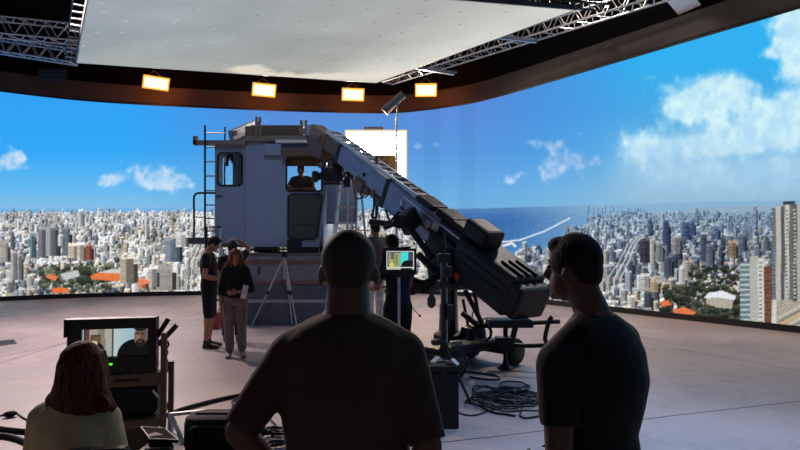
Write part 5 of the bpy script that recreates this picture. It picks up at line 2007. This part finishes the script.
# --- black chair the woman sits on
wx, wy = woman_loc[0], woman_loc[1]
ch = thing('black_chair', (wx + .1, wy, 0), 'black padded chair under the seated woman', 'chair')
MB().span((wx - .19, wy - .2, .385), (wx + .34, wy + .2, .432), bev=.02).build('seat', case_m, ch)
bk = MB()
bk.prism([(wx + .0, wy - .29, .60), (wx + .34, wy - .29, .60), (wx + .38, wy - .30, .87), (wx + .36, wy - .31, .91), (wx + .18, wy - .31, .902), (wx + .0, wy - .31, .86)], (0, .035, 0))
bk.build('backrest', case_m, ch)
for sx in (.04, .30):
    MB().tube([(wx + sx, wy - .2, .42), (wx + sx, wy - .29, .62)], .016, 8).build('back_support', dark_metal, ch)
for sx, sy in ((-.16, -.17), (.31, -.17), (-.16, .16), (.26, .1)):
    MB().tube([(wx + sx, wy + sy, .41), (wx + sx * 1.05, wy + sy * 1.1, .0)], .015, 8).build('leg', dark_metal, ch)

# --- trolley with a black bag and a tablet
YT = 3.0
tx0, tx1 = at(136, 440, YT).x, at(246, 440, YT).x
tz = .655
tro = thing('utility_trolley', ((tx0 + tx1) / 2, YT + .05, 0), 'dark utility trolley with a silver handle, right of the video cart', 'trolley')
MB().span((tx0, YT - .25, tz - .035), (tx1, YT + .3, tz - .002), bev=.008).build('tray', dark_metal, tro)
MB().span((-1.2, YT - .1, .2), (tx1, YT + .3, .235), bev=.008).build('lower_tray', dark_metal, tro)
for x in (-1.185, tx1 - .025):
    for y in (YT - .1, YT + .27):
        lg = MB().tube([(x, y, .1), (x, y, tz - .01)], .016, 8).build('leg', dark_metal, tro)
        MB().lathe(Vector((x - .018, y, .051)), [(.03, 0), (.05, .005), (.05, .031), (.03, .036)], axis=Vector((1, 0, 0)), n=16).build('caster', tyre_m, lg)
ha, hb, hc, hdp = at(171, 440, YT + .28), at(170, 414.5, YT + .28), at(205, 411, YT + .28), at(187, 437, YT + .1)
MB().tube([Vector((ha.x, ha.y, tz - .02)), hb, hc, Vector((hc.x, hc.y, tz - .02))], .013, 8).build('handle', alu, tro)
MB().tube([hb, Vector((hdp.x, hdp.y, tz - .01))], .013, 8).build('handle_brace', alu, tro)
g0, g1 = at(184, 411, YT - .05), at(243, 450, YT - .05)
g0.z = .83
bag = thing('black_bag', ((g0.x + g1.x) / 2, YT, tz), 'soft black equipment bag on the trolley, by the man with hands on hips', 'bag')
bb = MB()
bb.loft([(((g0.x + g1.x) / 2, YT + .03, z), Vector(((g1.x - g0.x) / 2 * k * 1.06, 0, 0)), Vector((0, .1 * k, 0))) for z, k in ((tz + .001, .94), (tz + .04, 1.0), (g0.z - .04, 1.0), (g0.z - .006, .96), (g0.z, .86))], 28)
for v in bb.bm.verts:
    c = Vector(((g0.x + g1.x) / 2, YT + .03))
    dx, dy = (v.co.x - c.x) / ((g1.x - g0.x) / 2), (v.co.y - c.y) / .1
    m_ = max(abs(dx), abs(dy), 1e-3)
    f = 1 + .3 * min(abs(dx), abs(dy)) / m_
    v.co.x = c.x + (v.co.x - c.x) * min(f, 1.12)
    v.co.y = c.y + (v.co.y - c.y) * f
bb.build('body', mat('nylon_black', (17, 16, 17), .85, noise=.25, scale=12, bump=.3), bag, smooth=True)
bx_ = (g0.x + g1.x) / 2
MB().tube(curve_pts([(bx_ - .09, YT - .08, g0.z - .1), (bx_ - .08, YT - .1, g0.z - .03), (bx_ + .08, YT - .1, g0.z - .03), (bx_ + .09, YT - .08, g0.z - .1)], 6), .01, 6).build('carry_strap', plastic, bag)
MB().tube([(g0.x + .03, YT + .03, g0.z + .003), (g1.x - .03, YT + .03, g0.z + .003)], .006, 6).build('zip', dark_metal, bag)
t0 = at(141, 427, YT + .12)
tab = thing('tablet', at(160, 436, YT), 'black tablet with a pale edge lying on the trolley tray, left of the bag', 'tablet')
pts = [at(141, 427, YT + .15), at(165, 428.5, YT + .15), at(178, 440, YT - .12), at(150, 439, YT - .12)]
nrm = (pts[1] - pts[0]).cross(pts[3] - pts[0]).normalized()
lowz = min(p_.z for p_ in pts)
MB().prism(pts, nrm * .012).build('body', mat('matt_black', (14, 14, 15), .95, spec=.1), tab)
ed = MB()
for i in range(4):
    ed.tube([pts[i] + nrm * -.001, pts[(i + 1) % 4] + nrm * -.001], .003, 6)
ed.build('edge', dull_alu, tab)
MB().prism([pts[0].lerp(pts[2], .42) - nrm * .0 + Vector((0, 0, -.002)), pts[0].lerp(pts[2], .62) + Vector((0, 0, -.002)), pts[0].lerp(pts[3], .85), pts[0].lerp(pts[3], .7)], nrm * -.003).build('paper_slip', tan_board, tab)
st = MB()
mc_ = (pts[0] + pts[1] + pts[2] + pts[3]) / 4
st.prism([Vector((mc_.x - .06, mc_.y + .05, tz + .001)), Vector((mc_.x + .06, mc_.y + .05, tz + .001)), Vector((mc_.x + .05, mc_.y + .0, mc_.z - .004)), Vector((mc_.x - .05, mc_.y + .0, mc_.z - .004))], (0, -.012, 0))
st.build('stand', plastic, tab)

# --- tall black case with two packets of paper
YB = 5.5
c0, c1 = at(431, 366, YB), at(459, 428, YB)
cs = thing('tall_case', ((c0.x + c1.x) / 2, YB + .15, 0), 'tall black case on the floor, right of the man in the centre', 'case')
zt2 = c0.z
MB().span((c0.x, YB, .0), (c1.x, YB + .3, zt2 - .06), bev=.012).build('body', case_m, cs)
MB().span((c0.x - .004, YB - .004, zt2 - .058), (c1.x + .004, YB + .304, zt2), bev=.012).build('lid', case_m, cs)
MB().span((c0.x + .09, YB - .012, zt2 - .085), (c0.x + .14, YB - .002, zt2 - .035), bev=.004).build('latch', dark_metal, cs)
paper = mat('white_paper', (205, 200, 192), .7, noise=.06)
for (px_, py_, rz_, lb) in ((438.5, 361, .5, 'folded white paper packet on the left of the tall black case lid'), (452, 366, -.5, 'folded white paper packet on the right of the tall black case lid')):
    c = Vector((at(px_, 360, YB + .12).x, YB + (.2 if px_ < 440 else .09), zt2))
    r = thing('paper_packet', c, lb, 'paper', group='paper packets on the tall case')
    pm = MB()
    R3 = Matrix.Rotation(rz_, 4, 'Z')
    pm.prism([c + R3 @ Vector(v) for v in ((-.06, -.035, .001), (.06, -.035, .001), (.0, -.035, .05))], R3 @ Vector((0, .07, 0)))
    pm.build('fold', paper, r)
    MB().box(c + Vector((0, 0, .006)) + R3 @ Vector((.01, -.045, 0)), (.09, .03, .01), rz=rz_).build('clip', dark_metal, r)

# --- black stand left of the crane post
YS = 6.4
sp = at(444, 330, YS)
stn = thing('black_stand', (sp.x, YS, 0), 'black tripod stand with clamps, behind the tall black case', 'stand')
MB().cyl((sp.x, YS, .08), (sp.x, YS, 1.05), .024, 10).build('pole', plastic, stn)
MB().cyl((sp.x, YS, 1.05), (sp.x, YS, at(444, 232, YS).z), .017, 10).build('riser', dark_metal, stn)
for px_ in (441.5, 447):
    MB().cyl((at(px_, 300, YS).x, YS + .02, at(444, 345, YS).z), (at(px_, 300, YS).x, YS + .02, at(444, 262, YS).z), .008, 8).build('side_rod', dull_alu, stn)
for e in (onz(470.5, 404), Vector((sp.x - .22, YS - .15, 0)), Vector((sp.x - .05, YS + .4, 0))):
    lg = MB().tube([(sp.x, YS, .6), e + Vector((0, 0, .012))], .016, 8).build('leg', plastic, stn)
    MB().tube([(sp.x, YS, .2), Vector((sp.x, YS, .6)).lerp(e, .5)], .008, 6).build('brace', dull_alu, lg)
MB().box((sp.x, YS, .6), (.08, .08, .09), bev=.015).build('collar', plastic, stn)
for px_, py_, w_b, h_b in ((444, 258, .14, .1), (447, 272, .1, .12), (443, 284, .12, .08), (438, 342, .14, .06), (450, 312, .07, .16)):
    q = at(px_, py_, YS - .02)
    MB().box(q, (w_b, .09, h_b), rz=.2, bev=.02).build('clamp', plastic, stn)

# --- small monitor on its own stand
YK = 6.2
mp = at(399, 276, YK)
ms = thing('monitor_stand', (mp.x, YK + .06, 0), 'thin stand carrying the small monitor, left of the black tripod stand', 'stand')
MB().cyl((mp.x, YK + .06, .1), (mp.x, YK + .06, mp.z - .003), .014, 10).build('pole', dull_alu, ms)
for k in range(3):
    a_ = math.radians(100 + 120 * k)
    MB().tube([(mp.x, YK + .06, .5), (mp.x + math.cos(a_) * .34, YK + .06 + math.sin(a_) * .34, .012)], .012, 8).build('leg', dull_alu, ms)
sm_ = thing('field_monitor', (mp.x, YK + .05, mp.z), 'small black monitor with a cyan and black picture, by the crane', 'monitor')
f0, f1 = at(382.5, 248.5, YK), at(416.5, 274.5, YK)
s0, s1 = at(386.5, 251, YK), at(414, 269.5, YK)
plate('bezel', [(f0.x, f1.z), (f1.x, f1.z), (f1.x, f0.z), (f0.x, f0.z)], [[(s0.x, s1.z), (s1.x, s1.z), (s1.x, s0.z), (s0.x, s0.z)]], YK - .02, YK + .01, plastic, sm_)
MB().span((f0.x + .005, YK + .01, f1.z + .005), (f1.x - .005, YK + .05, f0.z - .005), bev=.01).build('housing', plastic, sm_)
MB().box((mp.x, YK + .05, (f1.z + mp.z) / 2 - .0), (.07, .06, abs(f1.z - mp.z) + .03), bev=.008).build('mount', plastic, sm_)
hd2 = MB()
hd2.bar((f0.x + .02, YK - .01, f0.z - .005), (f1.x - .06, YK - .01, f0.z + .012), .06, .02)
hd2.build('top_plate', plastic, sm_)
W_, H_ = 84, 56
pic = np.zeros((H_, W_, 3), np.float32)
pic[:] = (206, 210, 206)
pic[3:-5, 3:-3] = (70, 74, 70)
pic[6:-8, 6:14] = (150, 150, 140)
pic[6:-8, 14:24] = (110, 96, 84)
pic[6:-8, 24:44] = (150, 170, 130)
pic[10:-14, 28:34] = (104, 140, 84)
pic[4:-8, 44:66] = (70, 226, 226)
pic[4:-8, 66:80] = (72, 78, 92)
blob(pic, 60, 52, 17, 24, (22, 24, 26))
pic[28:48, 60:80] = (24, 26, 28)
blob(pic, 16, 30, 6, 6, (190, 170, 90))
blob(pic, 16, 44, 7, 10, (224, 206, 96))
pic[-8:-5] = (214, 214, 206)
pic[-5:, ::6] = (40, 40, 40)
display('screen', Vector((s0.x, YK - .004, s1.z)), Vector((s1.x, YK - .004, s1.z)), Vector((s0.x, YK - .004, s0.z)), pic, sm_, .95)

# --- cables on the floor
def floor_pts(lst, z=.012):
    return [onz(x, y, z) for x, y in lst]


def cable(name, lst, r, label, group=None, z=None, n=8, m=cable_m):
    z = r if z is None else z
    mb = MB()
    mb.tube(curve_pts(floor_pts(lst, z), n), r, 8)
    o = mb.build(name, m, None, smooth=True, origin=floor_pts([lst[len(lst) // 2]], 0)[0])
    return tag(o, label, 'cable', group)


rr_ = random.Random(12)
c = onz(508, 402)
pts = []
ang = 0
for k in range(150):
    ang += .33 + .1 * rr_.random()
    ph = k * .08
    rad = .10 + .17 * abs(math.sin(ph * 1.3)) + .06 * rr_.random()
    if 40 < k < 52:
        rad = .34
    if 80 < k < 92:
        rad = .30
    ox, oy = .13 * math.sin(ph * .9), .16 * math.cos(ph * .7)
    pts.append(c + Vector((ox + math.cos(ang) * rad * 1.15, oy + math.sin(ang) * rad, .012 + .035 * rr_.random() + .05 * max(0, .3 - rad))))
for (cx__, cy__, r_) in ((487, 394, .19), (484, 392, .16), (514, 388, .2), (509, 395, .24)):
    q = onz(cx__, cy__)
    for i in range(18):
        a_ = 2 * math.pi * i / 18
        pts.append(q + Vector((math.cos(a_) * r_ * .8, math.sin(a_) * r_ * 1.1, .014 + .02 * rr_.random())))
pts += [onz(x, y, .012) for x, y in ((520, 416), (538, 416), (548, 410), (556, 402), (566, 394), (572, 388), (590, 380))]
mb = MB()
mb.tube(curve_pts(pts, 3), .0095, 6)
tag(mb.build('cable_tangle', cable_m, None, smooth=True, origin=(c.x, c.y, 0)), 'big tangle of thin black cable on the floor, below the crane wheels', 'cable')
cable('cable', [(462, 371), (472, 372), (485, 374), (497, 376), (499, 379), (490, 379.5), (476, 378), (470, 376.5)], .012, 'short looped black cable on the floor between the stand leg and the crane wheel')
cable('cable', [(468, 402), (478, 405), (492, 412), (505, 414), (515, 416)], .011, 'black cable running from the stand foot to the cable tangle')
cable('cable', [(457, 412), (466, 415), (476, 415), (488, 411), (500, 408)], .008, 'thin cable curving from the tall black case to the cable tangle')
cable('cable', [(166, 415), (182, 409), (200, 404), (220, 399), (242, 395), (265, 394)], .02, 'thick black cable on the floor running right from behind the trolley')
cable('cable', [(236, 398), (232, 402), (234, 405), (241, 402)], .009, 'short thin black cable curl beside the thick cable near the bag')
cable('cable', [(262, 413), (272, 421), (277, 428), (272, 436)], .010, 'black cable loop seen under the elbow of the man with hands on hips')
mb = MB()
c = onz(272, 443)
pts = []
for k in range(70):
    a_ = k * .55
    rad = .1 + .1 * rr_.random()
    pts.append(c + Vector((math.cos(a_) * rad * 1.3, math.sin(a_) * rad * 1.2, .012 + .06 * rr_.random())))
mb.tube(curve_pts(pts, 3), .011, 6)
tag(mb.build('cable_tangle', cable_m, None, smooth=True, origin=(c.x, c.y, 0)), 'small black cable tangle on the floor under the left arm of the centre man', 'cable')
cable('cable', [(-30, 425), (-10, 427), (10, 429.5), (30, 431.5), (50, 434)], .022, 'upper of two thick black cables entering at the left edge')
cable('cable', [(-30, 434), (-10, 434.5), (8, 436), (22, 440), (36, 447)], .022, 'lower of two thick black cables entering at the left edge')
cn = thing('cable_connector', onz(11, 414, .0), 'black cable plug with thin leads on the floor at the far left', 'cable')
mb = MB()
mb.tube(curve_pts(floor_pts([(-20, 420), (-6, 417), (3, 415)], .01), 6), .008, 6)
mb.build('lead', cable_m, cn)
mb = MB()
mb.tube(curve_pts(floor_pts([(17, 413), (24, 418), (34, 422), (44, 424)], .01), 6), .008, 6)
mb.build('lead', cable_m, cn)
a_, b_ = onz(3, 415, .03), onz(17, 413, .03)
MB().tube([a_, a_.lerp(b_, .3), a_.lerp(b_, .7), b_], [.014, .03, .03, .014], 10).build('plug', plastic, cn)
fg = thing('floor_grate', onz(5, 342.5), 'small dark slotted grate set in the floor at the left edge', 'floor grate')
g = [onz(x, y, .001) for x, y in ((-4, 346.5), (15.5, 344), (14.5, 339.5), (-4, 341.5))]
MB().prism(g, (0, 0, .004)).build('plate', mat('grate_plate', (150, 140, 138), .6), fg)
for k in range(7):
    t = (k + .5) / 7
    MB().bar(g[0].lerp(g[1], t) + Vector((0, .03, .006)), g[3].lerp(g[2], t) + Vector((0, -.03, .006)), .05, .006).build('slat', plastic, fg)
# ================================================================== ambient light, added fill lights and output look
w = bpy.data.worlds.new('stage_ambience')
scene.world = w
w.use_nodes = True
bg = w.node_tree.nodes['Background']
bg.inputs['Color'].default_value = (.66, .72, 1.0, 1)
bg.inputs['Strength'].default_value = .10


def fill_light(name, loc, target, power, size, color, spread=math.radians(110)):
    """added fill light overhead, out of view and without a fixture"""
    l = bpy.data.lights.new(name, 'AREA')
    l.shape = 'DISK'
    l.size = size
    l.energy = power
    l.color = color
    l.spread = spread
    o = bpy.data.objects.new(name, l)
    COL.objects.link(o)
    o.location = loc
    o.rotation_euler = (Vector(target) - Vector(loc)).to_track_quat('-Z', 'Y').to_euler()
    return o


fill_light('fill_light', (-1.0, 5.2, 7.6), (-2.4, 12.6, 2.4), 26, 1.6, (.5, .66, 1.0), math.radians(80))  # added blue fill on the cab front
fill_light('fill_light', (-7.6, 13.5, 7.7), (0.5, 7.0, 0), 800, .8, (1.0, .80, .74), math.radians(130))  # added warm fill across the floor from the far left
fill_light('fill_light', (4.4, 13.6, 7.7), (2.5, 7.5, 0), 230, .8, (1.0, .88, .8), math.radians(130))  # added warm fill on the floor from the far right
fill_light('fill_light', (2.6, 4.6, 7.6), (2.3, 4.4, 0), 55, 1.0, (.35, .58, 1.0), math.radians(60))  # added blue fill on the near floor at the right
scene.view_settings.view_transform = 'Standard'
scene.view_settings.look = 'None'
scene.view_settings.gamma = 1
scene.view_settings.use_curve_mapping = False
scene.view_settings.exposure = 0
scene.cycles.use_denoising = True
scene.cycles.max_bounces = 6
scene.cycles.caustics_reflective = False
scene.cycles.caustics_refractive = False
scene.cycles.sample_clamp_indirect = 6
